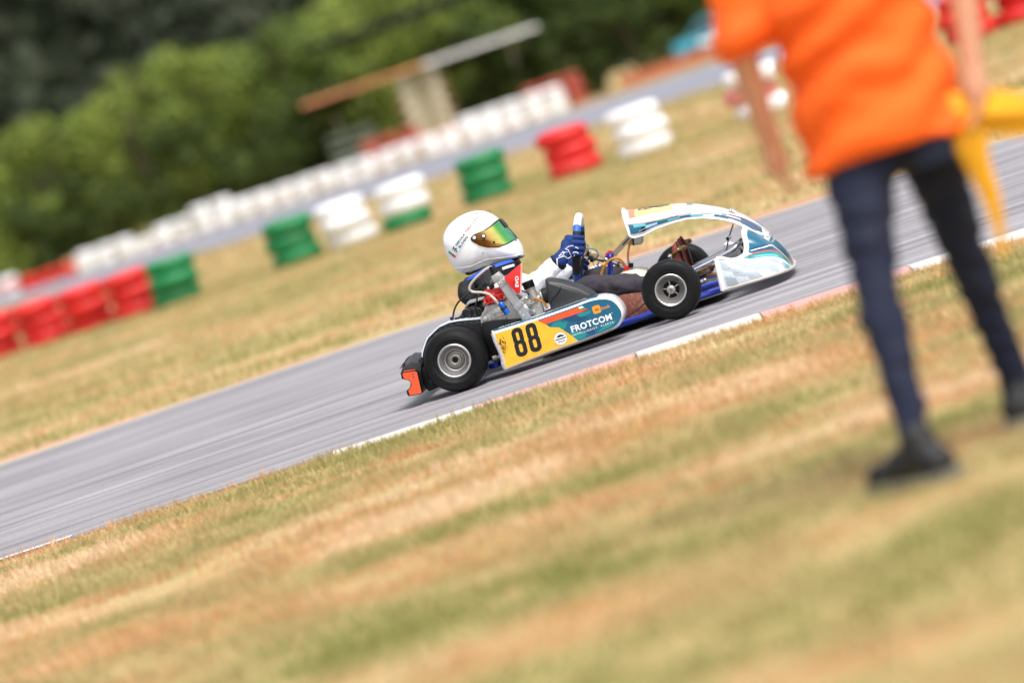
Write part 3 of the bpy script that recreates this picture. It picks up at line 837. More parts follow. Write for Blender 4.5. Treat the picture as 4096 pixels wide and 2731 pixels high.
for q in range(4):
    hd.box((.215 + q * .021, -.492, .349), (.004, .012, .034), Matrix.Rotation(R_(-20 + 13 * q), 3, 'Y'))
hd.prism([(.268, .36), (.300, .357), (.306, .40), (.285, .405)], -.49, -.45)
hd.prism([(.200, .366), (.288, .358), (.284, .374), (.206, .384)], -.478, -.40)
hd.v = [(x, y - .022, z + .004) for x, y, z in hd.v]
hd.build('cylinder_head', redpaint, engine, bevel=.002)
hb = MB()
for x, z in ((.196, .333), (.287, .329), (.245, .357)):
    hb.lathe([(.0001, -.006), (.005, -.006), (.005, 0)], (x, -.523, z + .004), (0, 1, 0), 6)
hb.build('head_bolts', chrome, engine)
MB().lathe([(.007, 0), (.008, .004), (.006, .008), (.0075, .012), (.006, .018), (.0055, .028), (.004, .034)], (.248, -.485, .362), (-.12, 0, 1), 12, True).build('spark_plug', paper, engine)
MB().tube([(.243, -.485, .385), (.238, -.485, .402), (.225, -.48, .412), (.205, -.47, .41)], .011, 12, 4).build('plug_cap', rubberhose, engine)
mb = MB().tube([(.252, -.50, .410), (.268, -.51, .418), (.280, -.515, .424)], .013, 14)
mb.build('elbow_hose', mat('grey_hose', '6b6f76', .4), engine)
mb = MB().lathe([(.016, 0), (.018, .004), (.018, .018), (.016, .022)], (.232, -.50, .398), (1, 0, .35), 16, True)
mb.build('hose_clamp', rubberhose, engine)
# aluminium support bar with its plates
A, B = V(.296, -.553, .412), V(.357, -.553, .208)
d = (B - A).normalized(); n_ = V(-d.z, 0, d.x)
bar = MB()
bar.loft([[p + n_ * .019 + V(0, -.004, 0), p - n_ * .019 + V(0, -.004, 0), p - n_ * .019 + V(0, .012, 0), p + n_ * .019 + V(0, .012, 0)] for p in (A, B)])
pl = A.lerp(B, .70)
bar.loft([[p + V(0, y, 0) for p in (A.lerp(B, .56) + n_ * .046, A.lerp(B, .62) - n_ * .021, A.lerp(B, .73) - n_ * .020, A.lerp(B, .70) + n_ * .056)] for y in (-.0075, -.0045)])
bar.loft([[p + V(0, y, 0) for p in (A + n_ * .020, A - n_ * .020, A.lerp(B, .15) - n_ * .020, A.lerp(B, .15) + n_ * .020)] for y in (-.0075, -.0045)])
bar.build('support_bar', mat('bead_blasted_alloy', 'aeb0b3', .45, metal=.6, var=.08, bump=.15, bscale=200), engine, bevel=.0012)
mb = MB()
for q, o_, r in ((.06, -.012, .0065), (.10, .010, .004), (.05, .012, .004), (.64, .035, .0045), (.66, .018, .0035), (.60, .030, .0035), (.03, -.014, .004)):
    p = A.lerp(B, q) + n_ * o_
    mb.lathe([(.0001, -.0025), (r * .6, -.0025), (r, 0), (r, .002)], (p.x, -.5605, p.z), (0, 1, 0), 12)
mb.build('rivets', chrome, engine)
p = A.lerp(B, .655) + n_ * .044
MB().lathe([(.0001, -.008), (.0045, -.008), (.005, -.004), (.0095, -.004), (.011, -.001), (.0125, 0), (.0125, .004)], (p.x, -.561, p.z), (0, 1, 0), 20).build('pivot_bolt', alu, engine)
mb = MB()
for k in range(26):
    p = A.lerp(B, .30 + .027 * k) - n_ * .021
    mb.box(p + V(0, -.002, 0), (.005, .007, .0032), Matrix.Rotation(-math.atan2(d.z, d.x), 3, 'Y'))
mb.build('toothed_edge', mat('knurled_alloy', '807a70', .5, metal=.7), engine)
decal('stamp', fit(text2d('R'), .3335, .3395, .244, .251), lambda u, v: (u, -.5572, v), paper, engine)
decal('stamp', fill2d([rrect(.342, .349, .2285, .2355, .001, 2), rrect(.3438, .3472, .2303, .2337, .0005, 2)]), lambda u, v: (u, -.5572, v), paper, engine)
mb = MB().loft([[V(.258, y, .438), V(.297, y, .450), V(.312, y, .421), V(.300, y, .409), V(.264, y, .405)] for y in (-.545, -.485)])
mb.build('thermostat_body', castal, engine, bevel=.004)
MB().lathe([(.0001, .034), (.014, .034), (.0155, .031), (.0155, .006), (.017, .004), (.017, -.004)], (.278, -.515, .448), (-.12, 0, 1), 18).build('black_cap', blackpl, engine)
# red triangular guard
TR = [(.318, .418), (.412, .455), (.417, .452), (.373, .336), (.362, .330), (.350, .332), (.333, .365)]
tri = MB().prism(TR, -.578, -.570).build('red_guard', redpaint, engine, bevel=.0015)
decal('guard_rim', fill2d([[(.409, .4545), (.4165, .4525), (.3725, .335), (.366, .332), (.405, .44)]]), lambda u, v: (u, -.5787, v), mat('guard_pink', 'd8a8a4', .35), engine)
ca, sa = math.cos(R_(72)), math.sin(R_(72))
decal('lettering', fit(text2d('EVO', .03), 0, .048, 0, .016), lambda u, v: (.368 + u * ca - v * sa, -.5790, .358 + u * sa + v * ca), paper, engine)
decal('lettering', fit(text2d('MOJO'), 0, .026, 0, .007), lambda u, v: (.352 + u * ca - v * sa, -.5790, .366 + u * sa + v * ca), ink, engine)
# hoses
MB().tube([(.276, -.515, .477), (.255, -.52, .479), (.218, -.525, .466), (.172, -.525, .443), (.149, -.525, .418), (.160, -.525, .399), (.198, -.53, .384), (.226, -.54, .367), (.241, -.55, .345), (.251, -.556, .326)], .0062, 10, 6).build('braided_hose', mat('braided_hose', 'b9b2a8', .4, metal=.3, var=.15, bump=.5, bscale=400), engine)
mb = MB().lathe([(.0075, 0), (.0085, .004), (.0085, .012), (.011, .014), (.011, .02)], (.2475, -.556, .334), (.22, 0, -1), 12, True)
mb.build('hose_fitting', alu, engine)
MB().lathe([(.0001, 0), (.0095, 0), (.013, .006), (.0135, .014), (.0135, .024), (.012, .026), (.012, .034), (.0138, .036), (.0138, .060), (.0001, .061)], (.2645, -.558, .317), (.26, 0, -1), 18).build('blue_valve', partblue, engine)
MB().lathe([(.0150, .024), (.0155, .025), (.0155, .034), (.0150, .035)], (.2645, -.558, .317), (.26, 0, -1), 18).build('valve_band', rubberhose, engine)
mb = MB()
mb.tube([(.232, -.47, .412), (.180, -.42, .402), (.128, -.41, .396), (.075, -.41, .375), (.044, -.41, .349), (.026, -.41, .32), (.018, -.42, .300)], .0045, 8, 5)
mb.tube([(.018, -.42, .318), (.016, -.42, .298)], .0075, 10)
mb.build('ignition_lead', rubberhose, engine)
mb = MB()
for dx in (0, .035, .055):
    mb.tube([(.062 + dx, -.41, .292 - dx * .2), (.066 + dx, -.41, .310), (.080 + dx, -.41, .328 - dx * .2), (.098 + dx, -.41, .325 - dx * .3), (.106 + dx, -.41, .300 - dx * .3)], .0045, 8, 4)
    mb.box((.064 + dx, -.415, .296 - dx * .2), (.013, .02, .026))
mb.build('wiring', rubberhose, engine, bevel=.002)
MB().tube([(.125, -.42, .285), (.131, -.42, .32), (.150, -.42, .35), (.160, -.42, .375)], .004, 8, 4).build('wiring', rubberhose, engine)
MB().box((.040, -.415, .303), (.022, .03, .010), Matrix.Rotation(R_(8), 3, 'Y')).build('cable_clip', blackpl, engine, bevel=.002)
# carburettor
cb = MB()
cb.lathe([(.0235, 0), (.0235, .012), (.022, .030), (.021, .062), (.024, .066), (.024, .074), (.0001, .074)], (.4085, -.48, .264), (-.07, 0, 1), 22)
cb.box((.408, -.48, .240), (.046, .05, .05)); cb.box((.405, -.48, .209), (.05, .046, .016))
cb.lathe([(.026, 0), (.028, .003), (.028, .014), (.024, .018)], (.368, -.48, .270), (1, 0, .1), 20, True)
cb.lathe([(.018, 0), (.018, .06)], (.383, -.48, .272), (1, 0, .1), 18, True)
cb.lathe([(.005, 0), (.005, .02), (.008, .021), (.008, .028)], (.392, -.505, .232), (0, -1, 0), 10, True)
cb.lathe([(.004, 0), (.004, .012), (.006, .013), (.006, .018)], (.418, -.505, .246), (0, -1, 0), 8, True)
cb.tube([(.383, -.51, .262), (.405, -.512, .270), (.425, -.51, .268)], .005, 8)
for k in range(4):
    cb.box((.387 + k * .012, -.506, .214), (.004, .004, .02))
cb.build('carburettor', castal, engine, bevel=.0015)
MB().lathe([(.0255, 0), (.0265, .003), (.0265, .020), (.0275, .022), (.0275, .029), (.024, .033), (.0001, .034)], (.4030, -.48, .334), (-.07, 0, 1), 24).build('carburettor_cap', blackpl, engine)
MB().lathe([(.031, 0), (.036, .003), (.036, .010), (.033, .012)], (.438, -.48, .278), (1, 0, .02), 26, True).build('inlet_clamp', alu, engine)
MB().lathe([(.034, 0), (.035, .004), (.037, .005), (.037, .011), (.035, .012), (.035, .018), (.037, .019), (.037, .026), (.035, .028), (.035, .045)], (.450, -.48, .279), (1, 0, .02), 26, True).build('inlet_rubber', rubberhose, engine)
MB().tube([(.408, -.512, .270), (.416, -.52, .283), (.432, -.522, .272), (.447, -.52, .252), (.452, -.515, .225)], .0055, 10, 5).build('fuel_hose', amber, engine)
MB().tube([(.366, -.54, .345), (.374, -.52, .330), (.388, -.505, .318), (.392, -.49, .300)], .0028, 8, 4).build('throttle_cable', rubberhose, engine)
ab = MB()
AB = [(.485, .350), (.504, .346), (.552, .321), (.621, .274), (.660, .236), (.680, .206), (.66, .19), (.48, .195), (.468, .215), (.469, .240), (.474, .292)]
ab.loft([[(cx, y, cz) for cx, cz in offset_poly(AB, o_)] for y, o_ in ((-.39, -.012), (-.40, 0), (-.535, 0), (-.556, -.006), (-.564, -.018))])
ab.build('airbox', mat('airbox_plastic', '2b2d30', .5, var=.12, dirt='55534f', damt=.35), engine, ang=50)
MB().tube([(.556, -.48, .319), (.552, -.545, .315), (.541, -.5655, .292), (.515, -.5665, .27), (.470, -.5655, .243)], .0022, 6, 4).build('airbox_seam', blackpl, engine)
# exhaust
mb = MB().tube([(.19, -.34, .30), (.14, -.32, .32), (.10, -.25, .31), (.06, -.15, .26), (.02, .0, .24), (-.02, .2, .23)], [.02, .026, .035, .045, .045, .03], 18, 5)
mb.build('exhaust', mat('exhaust_steel', '4a4743', .5, metal=.8, var=.3), engine)
hs = MB()
hs.loft([[(.082, y, .338), (.104, y, .358), (.170, y, .352), (.171, y, .346), (.108, y, .346), (.084, y, .331)] for y in (-.38, -.24)])
hs.build('heat_shield', castal, engine, bevel=.001)
MB().lathe([(.03, 0), (.05, .004), (.05, .008), (.046, .012), (.05, .016), (.046, .022), (.05, .028), (.046, .034), (.05, .04), (.046, .046), (.05, .052), (.03, .058)], (.105, -.40, .285), (0, 1, 0), 30, True).build('clutch_drum', mat('clutch_dark', '2b2c2e', .5, metal=.5), engine)
mb = MB().box((.16, .40, .20), (.02, .16, .22), Matrix.Rotation(R_(-18), 3, 'Y'))
mb.build('radiator', blackpl, engine, bevel=.006)

# seat
st = MB(); rings = []
for t_, x, z, hw, zt in ((0, .10, .36, .185, .02), (1, .12, .22, .18, .06), (2, .16, .10, .175, .09), (3, .24, .06, .175, .11), (4, .36, .07, .17, .09), (5, .45, .10, .15, .05)):
    ring = []
    for k in range(13):
        q = -1 + 2 * k / 12
        ring.append((x + .04 * abs(q) ** 3, q * hw, z + zt * abs(q) ** 2.5))
    rings.append(ring)
st.loft(rings, False, False)
seat = st.build('seat', mat('seat_fibreglass', '202225', .35, var=.1), kart)
sm = seat.modifiers.new('thick', 'SOLIDIFY'); sm.thickness = .006

# steering ------------------------------------------------------------------------------------------------
steer = empty('steering_wheel', (.622, 0, .412)); steer.parent = kart
TL = R_(19.2)
E2 = V(math.sin(TL), 0, math.cos(TL)); E1 = V(0, 1, 0); NN = V(math.cos(TL), 0, -math.sin(TL))
SROT = R_(-14)                              # the wheel is turned a little
def rimpt(a, r=.148):                       # a = 0 at the near side (-y), 90 at the top
    a = a + SROT * 0
    return (-E1 * math.cos(a) + E2 * math.sin(a)) * r
def arc(a0, a1, rt, name, m_):
    P = [rimpt(R_(a0 + (a1 - a0) * k / 24)) for k in range(25)]
    MB().tube(P, rt, 14).build(name, m_, steer)
grip = mat('grip_black', '1b1c1f', .7, var=.2, bump=.5, bscale=500)
arc(46, 134, .0185, 'rim_top', mat('rim_white', 'e8e6e2', .45, var=.04))
for a in ((33, 46), (134, 147), (-60, -43), (223, 240)):
    arc(*a, .0188, 'rim_band', mat('rim_blue', '2a5fb4', .5, var=.05))
arc(-43, 33, .0183, 'rim_grip', grip); arc(147, 223, .0183, 'rim_grip', grip); arc(240, 300, .0178, 'rim_bottom', grip)
decal('lettering', fit(text2d('OTK', .03), -.018, .018, -.008, .008), lambda u, v: rimpt(PI / 2 + u / .148) * 1.0 + (E2 * (.0192 * math.cos(v / .018)) - NN * (.0192 * math.sin(v / .018))), navy, steer)
hubm = MB()
for a in (20, 160, 270):
    p = rimpt(R_(a), .135)
    hubm.tube([p * 1.0 + NN * .006, p * .3 + NN * .022], [.011, .014], 10, flat=.45)
hubm.lathe([(.0001, .012), (.038, .012), (.04, .016), (.04, .026), (.0001, .028)], (0, 0, 0), NN, 24)
hubm.build('spokes', mat('spoke_black', '1e2023', .4, metal=.5), steer)
colm = MB()
A, B = V(.650, 0, .385), V(.722, 0, .3285)
dd = (B - A).normalized(); nn = V(-dd.z, 0, dd.x)
colm.loft([[p + nn * .021 * k - V(0, .018, 0), p - nn * .021 * k - V(0, .018, 0), p - nn * .021 * k + V(0, .018, 0), p + nn * .021 * k + V(0, .018, 0)] for p, k in ((A, 1.), (A.lerp(B, .45), 1.), (A.lerp(B, .5), .85), (B, .75))])
colm.loft([[p + nn * .032 - V(0, .03, 0), p - nn * .032 - V(0, .03, 0), p - nn * .032 + V(0, .03, 0), p + nn * .032 + V(0, .03, 0)] for p in (A - dd * .012, A)])
colm.build('steering_hub', mat('polished_alloy', 'd6cbb8', .16, metal=1, var=.08), kart, bevel=.002)
mb = MB()
for q, o_ in ((.0, .034), (.12, .012), (.02, -.022), (.12, -.024), (-.1, .024)):
    p = A.lerp(B, q) + nn * o_
    mb.lathe([(.0001, -.008), (.0055, -.007), (.0065, -.003), (.0065, .004)], (p.x, -.022, p.z), (0, 1, 0), 12)
p = A.lerp(B, .75) - nn * .02
mb.lathe([(.005, 0), (.005, .014), (.0065, .014), (.0065, .020)], (p.x, 0, p.z), tuple(-nn), 8, True)
mb.build('hub_bolts', chrome, kart)
MB().tube([(.645, -.03, .405), (.680, -.04, .398), (.703, -.04, .378), (.700, -.035, .352), (.672, -.03, .338), (.668, -.03, .318), (.690, -.025, .285), (.705, -.02, .268)], .0016, 6, 6).build('steering_wire', mat('wire_teal', '2c5a66', .5), kart)
MB().tube([(.655, .02, .350), (.672, .02, .345), (.676, .02, .335)], [.014, .018, .008], 14, 3).build('hub_knob', mat('knob_navy', '101c38', .15, coat=.8), kart)
mb = MB().cyl((.722, 0, .3285), (.80, 0, .268), .0105, 14).cyl((.78, 0, .283), (.94, 0, .14), .009, 14)
mb.build('steering_column', chrome, kart)
MB().lathe([(.012, 0), (.014, .002), (.014, .010), (.012, .012)], (.768, 0, .292), (.79, 0, -.61), 16, True).build('column_collar', brown_alu, kart)
mb = MB().tube([(.7495, 0, .348), (.746, 0, .33), (.735, 0, .290), (.724, 0, .252), (.712, 0, .20), (.700, 0, .05)], [.015, .016, .013, .012, .012, .012], 14)
mb.box((.751, -.001, .334), (.030, .026, .032), Matrix.Rotation(R_(18), 3, 'Y'))
mb.build('column_support', frameblue, kart, bevel=.002)
MB().lathe([(.0001, -.003), (.004, -.003), (.006, 0), (.006, .003)], (.752, -.0155, .336), (0, 1, 0), 12).build('support_bolt', chrome, kart)
MB().prism([(.716, .326), (.728, .350), (.748, .362), (.764, .358), (.768, .345), (.752, .35), (.738, .342), (.735, .318), (.724, .314)], .004, .022).build('red_bracket', redpaint, kart, bevel=.002)
# panel bracket, bottle, tank, hoses
A, B = V(.764, .012, .334), V(.905, .012, .412); dd = (B - A).normalized(); nn = V(-dd.z, 0, dd.x)
mb = MB().loft([[p + nn * .0125 + V(0, y, 0), p - nn * .0125 + V(0, y, 0), p - nn * .0125 + V(0, y + .004, 0), p + nn * .0125 + V(0, y + .004, 0)] for p, y in ((A, 0), (B, 0))])
mb.build('panel_bracket', mat('bracket_alloy', 'b5a79c', .3, metal=.9), kart)
mb = MB().loft([[p + nn * .0032 - V(0, .0012, 0), p - nn * .0032 - V(0, .0012, 0), p - nn * .0032 + V(0, .002, 0), p + nn * .0032 + V(0, .002, 0)] for p in (A.lerp(B, .38), A.lerp(B, .66))])
mb.build('bracket_slot', ink, kart)
MB().tube([(.838, .05, .392), (.846, .05, .384), (.872, .05, .374), (.905, .05, .366), (.916, .05, .363)], [.018, .027, .03, .028, .016], 18, 4).build('catch_bottle', bottle, kart)
MB().lathe([(.0315, -.004), (.0315, .004)], (.872, .05, .374), (.95, 0, -.28), 18).build('bottle_strap', ink, kart)
tk = MB()
for_r = []
for x, zt, hw in ((.735, .20, .06), (.742, .236, .10), (.79, .250, .115), (.85, .246, .115), (.89, .226, .11), (.902, .19, .09)):
    for_r.append([(x, -hw, .07), (x, -hw, zt - .03), (x, -hw * .75, zt), (x, hw * .75, zt), (x, hw, zt - .03), (x, hw, .07)])
tk.loft(for_r)
tk.build('fuel_tank', tankwhite, kart, bevel=.008, seg=3)
MB().cyl((.7995, -.02, .246), (.803, -.02, .270), .0105, 14).box((.806, -.02, .262), (.024, .022, .018)).build('tank_cap', redpaint, kart, bevel=.002)
MB().box((.828, -.02, .266), (.022, .022, .02), Matrix.Rotation(R_(18), 3, 'Y')).build('tank_fitting', blackpl, kart, bevel=.002)
MB().tube([(.683, -.03, .255), (.690, -.03, .275), (.714, -.03, .302), (.746, -.03, .320), (.775, -.03, .317), (.795, -.025, .297), (.800, -.02, .272)], .0058, 10, 6).build('fuel_hose', amber, kart)
MB().tube([(.862, .02, .375), (.846, .0, .350), (.828, -.01, .312), (.820, -.015, .272)], .0052, 10, 5).build('fuel_hose', amber, kart)
# pedals
for s in (-1, 1):
    pd = empty('pedal', (0, 0, 0)); pd.parent = kart
    MB().tube(MY([(1.055, -.205, .07), (1.062, -.205, .15), (1.045, -.205, .22), (1.03, -.205, .252)], s), .008, 10, 3).build('pedal_arm', steel, pd)
    MB().prism([(1.014, .262), (1.024, .272), (1.043, .268), (1.058, .281), (1.074, .288), (1.105, .287), (1.113, .276), (1.105, .264), (1.075, .266), (1.060, .258), (1.045, .246), (1.024, .246)], s * .232 - .004, s * .232 + .004).build('pedal_plate', brown_alu, pd, bevel=.0015)
    mb = MB().lathe([(.0001, -.007), (.007, -.006), (.0105, -.002), (.0105, .003)], (1.026, s * .232 - .005, .257), (0, 1, 0), 16)
    mb.lathe([(.0001, -.006), (.005, -.005), (.0065, 0), (.0065, .003)], (1.072, s * .232 - .005, .276), (0, 1, 0), 12)
    mb.cyl((1.072, s * .15, .276), (1.072, s * .232, .276), .005, 10)
    mb.build('pedal_bolt', chrome, pd)
    MB().lathe([(.0001, -.0002), (.0045, -.0002)], (1.098, s * .232 - .0045, .2755), (0, 1, 0), 12).build('pedal_hole', ink, pd)
# front loop bars
P = [(1.08, -.165, .158), (1.20, -.165, .176), (1.295, -.165, .194), (1.322, -.158, .204), (1.332, -.13, .208), (1.333, 0, .208), (1.332, .13, .208), (1.322, .158, .204), (1.295, .165, .194), (1.20, .165, .176), (1.08, .165, .158)]
MB().tube(P, .0115, 12, 4).build('upper_bumper_bar', chrome, kart)
P = [(1.10, -.22, .07), (1.26, -.22, .068), (1.34, -.20, .068), (1.37, -.14, .068), (1.37, .14, .068), (1.34, .20, .068), (1.26, .22, .068), (1.10, .22, .07)]
MB().tube(P, .011, 10, 4).build('lower_bumper_bar', chrome, kart)
for s in (-1, 1):
    MB().tube(MY([(1.325, -.12, .205), (1.345, -.12, .18), (1.35, -.12, .12), (1.345, -.12, .08)], s), .010, 10, 3).build('bumper_upright', chrome, kart)
    mb = MB().box((1.338, s * .10, .165), (.018, .03, .06))
    mb.build('bumper_clamp', mat('clamp_black', '141414', .2, coat=.7), kart, bevel=.003)
MB().tube([(1.334, -.05, .300), (1.292, -.05, .243), (1.256, -.05, .176)], .0032, 8).build('panel_rod', mat('rod_steel', '6e6a5e', .35, metal=.9), kart)
for x, z, r in ((1.293, .245, .0075), (1.264, .189, .008)):
    mb = MB()
    mb.cyl((x - .004, -.068, z), (x + .004, -.032, z), r, 10).cyl((x + .012, -.05, z + .004), (x - .014, -.05, z - .004), r * .8, 10)
    mb.build('rod_clamp', chrome, kart)
MB().tube([(1.235, .10, .165), (1.30, .10, .16)], .022, 14).build('white_canister', bottle, kart)

# nose -------------------------------------------------------------------------------------------------------
NB = [(1.221, -.500, .054), (1.30, -.500, .051), (1.38, -.492, .048), (1.45, -.462, .045), (1.497, -.39, .041), (1.522, -.29, .036), (1.533, -.17, .032), (1.537, 0, .030)]
NT = [(1.238, -.498, .196), (1.268, -.490, .186), (1.296, -.455, .168), (1.330, -.385, .161), (1.357, -.315, .170), (1.369, -.255, .205), (1.374, -.205, .258), (1.392, 0, .284)]
NBc = crom(NB, 8); NTc = crom(NT, 8)
NBULGE = [.010, .014, .022, .032, .036, .034, .03, .028]
def nose(s, t, off=0.):
    """s 0..14 around the front from the near side to the far side, t 0..1 from the bottom edge up"""
    m_ = 1.
    if s > 7:
        s = 14 - s; m_ = -1.
    def P(a, b):
        f = min(max(a, 0), 7) * 8; i = min(int(f), 55); k = f - i
        B = NBc[i].lerp(NBc[i + 1], k); T = NTc[i].lerp(NTc[i + 1], k)
        g = float(np.interp(a, range(8), NBULGE))
        o = V(1, 0, .25) * min(1, a / 5) + V(0, -1, 0) * max(0, 1 - a / 5)
        q = B.lerp(T, b) + o.normalized() * g * 4 * b * (1 - b)
        return q
    p = P(s, t)
    if off:
        du = P(min(s + .05, 7), t) - P(max(s - .05, 0), t); dv = P(s, min(t + .02, 1)) - P(s, max(t - .02, 0))
        nrm = du.cross(dv).normalized()
        if nrm.x - nrm.y < 0: nrm = -nrm
        p = p + nrm * off
    return V(p.x, p.y * m_, p.z)
mb = MB(); NS = 113
mb.loft([[nose(14 * i / (NS - 1), j / 20) for j in range(21)] for i in range(NS)], False, False)
nosem = mb.build('nose_cone', white, kart, ang=60)
sm = nosem.modifiers.new('thick', 'SOLIDIFY'); sm.thickness = .004; sm.offset = -1
sm.use_even_offset = False
MB().tube([nose(14 * i / 112, 1.) for i in range(113)], .009, 10).build('rolled_edge', white, nosem)
MB().tube([nose(14 * i / 112, 0.) for i in range(113)], .007, 8).build('lower_lip', mat('scuffed_white', 'b8b2a8', .5, dirt='4a4640', damt=.6, dscale=20), nosem)
for s0 in (0., 14.):
    MB().tube([nose(s0, t / 10) for t in range(11)], .011, 10).build('rolled_edge', white, nosem)
def npatch(name, s0, s1, lo, hi, m_, off=.0012, n=40, k=6):
    """print between two curves lo(s), hi(s) on the nose"""
    mb = MB()
    mb.loft([[nose(s0 + (s1 - s0) * i / n, lo(s0 + (s1 - s0) * i / n) + (hi(s0 + (s1 - s0) * i / n) - lo(s0 + (s1 - s0) * i / n)) * j / k, off) for j in range(k + 1)] for i in range(n + 1)], False, False)
    return mb.build(name, m_, nosem)
org = lambda s: float(np.interp(s, [3.6, 4.2, 4.8, 5.4, 6.0, 6.6, 7.0], [.93, .80, .64, .46, .27, .10, .045]))
wht = lambda s: float(np.interp(s, [2.0, 2.6, 3.2, 3.8, 4.4, 5.0, 5.6, 6.1], [.93, .90, .80, .66, .47, .29, .12, .03]))
npatch('teal_print', 4.05, 7., lambda s: min(org(s) + .01, .95), lambda s: .95, teal, n=50)
npatch('teal_print', 7., 10., lambda s: org(14 - s) + .01, lambda s: .95, teal, n=30)
npatch('navy_print', 4.5, 6.5, lambda s: min(.95, org(s) + .03), lambda s: min(.95, org(s) + .24), navy, .0018)
npatch('green_print', 3.1, 6.6, lambda s: min(wht(s) + .01, .94), lambda s: min(org(s) - .012, .945) if s > 3.6 else .945, teal2, .0015)
npatch('aqua_print', 3.5, 4.9, lambda s: min(wht(s) + .01, .94), lambda s: min(wht(s) + .13, org(s) - .03), aqua, .002)
npatch('orange_line', 3.65, 7., lambda s: org(s) - .014, lambda s: org(s) + .016, orange, .0024)
npatch('white_line', 4.3, 5.9, lambda s: float(np.interp(s, [4.3, 5, 5.9], [.90, .70, .52])), lambda s: float(np.interp(s, [4.3, 5, 5.9], [.93, .73, .545])), paper, .0026)
npatch('white_line', 5.85, 5.95, lambda s: .04, lambda s: .545, paper, .0027, n=3, k=12)
npatch('grey_print', .25, 2.9, lambda s: .08, lambda s: min(.88, wht(s) - .05), palegrey, .0012)
npatch('grey_print', 2.9, 5.4, lambda s: .08, lambda s: max(.085, wht(s) - .09), palegrey, .0012)
for i, (a, b, c, d_) in enumerate(((.35, 1.0, .62, .90), (1.0, 1.7, .36, .66), (1.7, 2.4, .62, .86), (1.7, 2.4, .12, .40), (2.4, 3.1, .36, .64), (.35, 1.0, .10, .38), (3.1, 3.7, .12, .40), (3.7, 4.3, .34, .52), (4.3, 4.8, .10, .26))):
    npatch('grey_check', a, b, lambda s, c=c, a=a: max(.05, c - (s - a) * .16), lambda s, d_=d_, a=a: d_ - (s - a) * .16, midgrey, .0018, n=8, k=4)
npatch('teal_check', 4.6, 5.3, lambda s: .03, lambda s: max(.04, wht(s) - .16), aqua, .0019, n=8, k=4)
tx = fit(text2d('FROTCOM', .04), 6.15, 7.85, .60, .70)
decal('lettering', tx, lambda u, v: nose(u, v, .0030), paper, nosem)
tx = fit(text2d('INTELLIGENT FLEETS'), 6.3, 7.7, .53, .56)
decal('lettering', tx, lambda u, v: nose(u, v, .0030), paper, nosem)
for k in range(12):
    s_, t_ = random.uniform(.4, 2.6), random.uniform(.08, .7)
    npatch('scuff', s_, s_ + random.uniform(.04, .16), lambda s: t_, lambda s, q=random.uniform(.004, .012): t_ + q, mat('scuff_grey', '5a5e62', .6), .0030, n=2, k=1)

# front panel --------------------------------------------------------------------------------------------------
PX = [.874, .884, .900, .939, 1.00, 1.085, 1.142, 1.215, 1.286, 1.344, 1.390, 1.432, 1.459, 1.468]
PT = [.523, .511, .505, .4965, .489, .473, .458, .429, .393, .357, .319, .272, .232, .208]
PL = [.400, .389, .384, .383, .393, .394, .390, .372, .343, .308, .266, .224, .206, .198]
PW = [.150, .148, .146, .143, .140, .137, .135, .134, .133, .132, .130, .126, .115, .095]
def panel(x, q, off=0.):
    zt, zl, hw = (float(np.interp(x, PX, A_)) for A_ in (PT, PL, PW))
    a = q * PI / 2
    y = hw * math.copysign(abs(math.sin(a)) ** .75, a)
    z = zl + (zt - zl) * max(0., math.cos(a)) ** .55
    p = V(x, y, z)
    if off:
        c = V(x - .02, 0, zl - .1)
        p = p + (p - c).normalized() * off
    return p
gx = np.interp(np.linspace(0, 1, 57), np.linspace(0, 1, len(PX)), PX)
mb = MB(); mb.loft([[panel(float(x), -1 + 2 * j / 28) for j in range(29)] for x in gx], False, False)
fpan = mb.build('front_panel', white, kart, ang=60)
sm = fpan.modifiers.new('thick', 'SOLIDIFY'); sm.thickness = .004; sm.offset = -1
loop = [panel(float(x), -1) for x in gx] + [panel(float(gx[-1]), -1 + 2 * j / 16) for j in range(1, 16)] + [panel(float(x), 1) for x in gx[::-1]] + [panel(float(gx[0]), 1 - 2 * j / 24) for j in range(1, 24)]
MB().tube(loop, .0036, 8, closed=True).build('rolled_edge', white, fpan)
def ppatch(name, x0, x1, lo, hi, m_, off=.0022, n=30, k=5):
    mb = MB(); X = [x0 + (x1 - x0) * i / n for i in range(n + 1)]
    mb.loft([[panel(x, lo(x) + (hi(x) - lo(x)) * j / k, off) for j in range(k + 1)] for x in X], False, False)
    return mb.build(name, m_, fpan)
qz = lambda x: float(np.interp(x, [.87, 1.0, 1.1, 1.2, 1.3, 1.38, 1.44], [-.895, -.93, -.955, -.93, -.90, -.87, -.80]))
def qat(x, frac):                            # lateral parameter of the given height fraction on the near flank
    return -math.acos(min(1, max(0, frac)) ** (1 / .55)) / (PI / 2)
olz = lambda x: float(np.interp(x, [.871, .956, 1.035, 1.115, 1.174, 1.25, 1.304, 1.371, 1.407, 1.435], [.452, .433, .423, .417, .408, .388, .365, .320, .279, .232]))
def fr(x, z):
    zt, zl = float(np.interp(x, PX, PT)), float(np.interp(x, PX, PL)); return (z - zl) / (zt - zl)
ol = lambda x: qat(x, max(.03, fr(x, olz(x))))
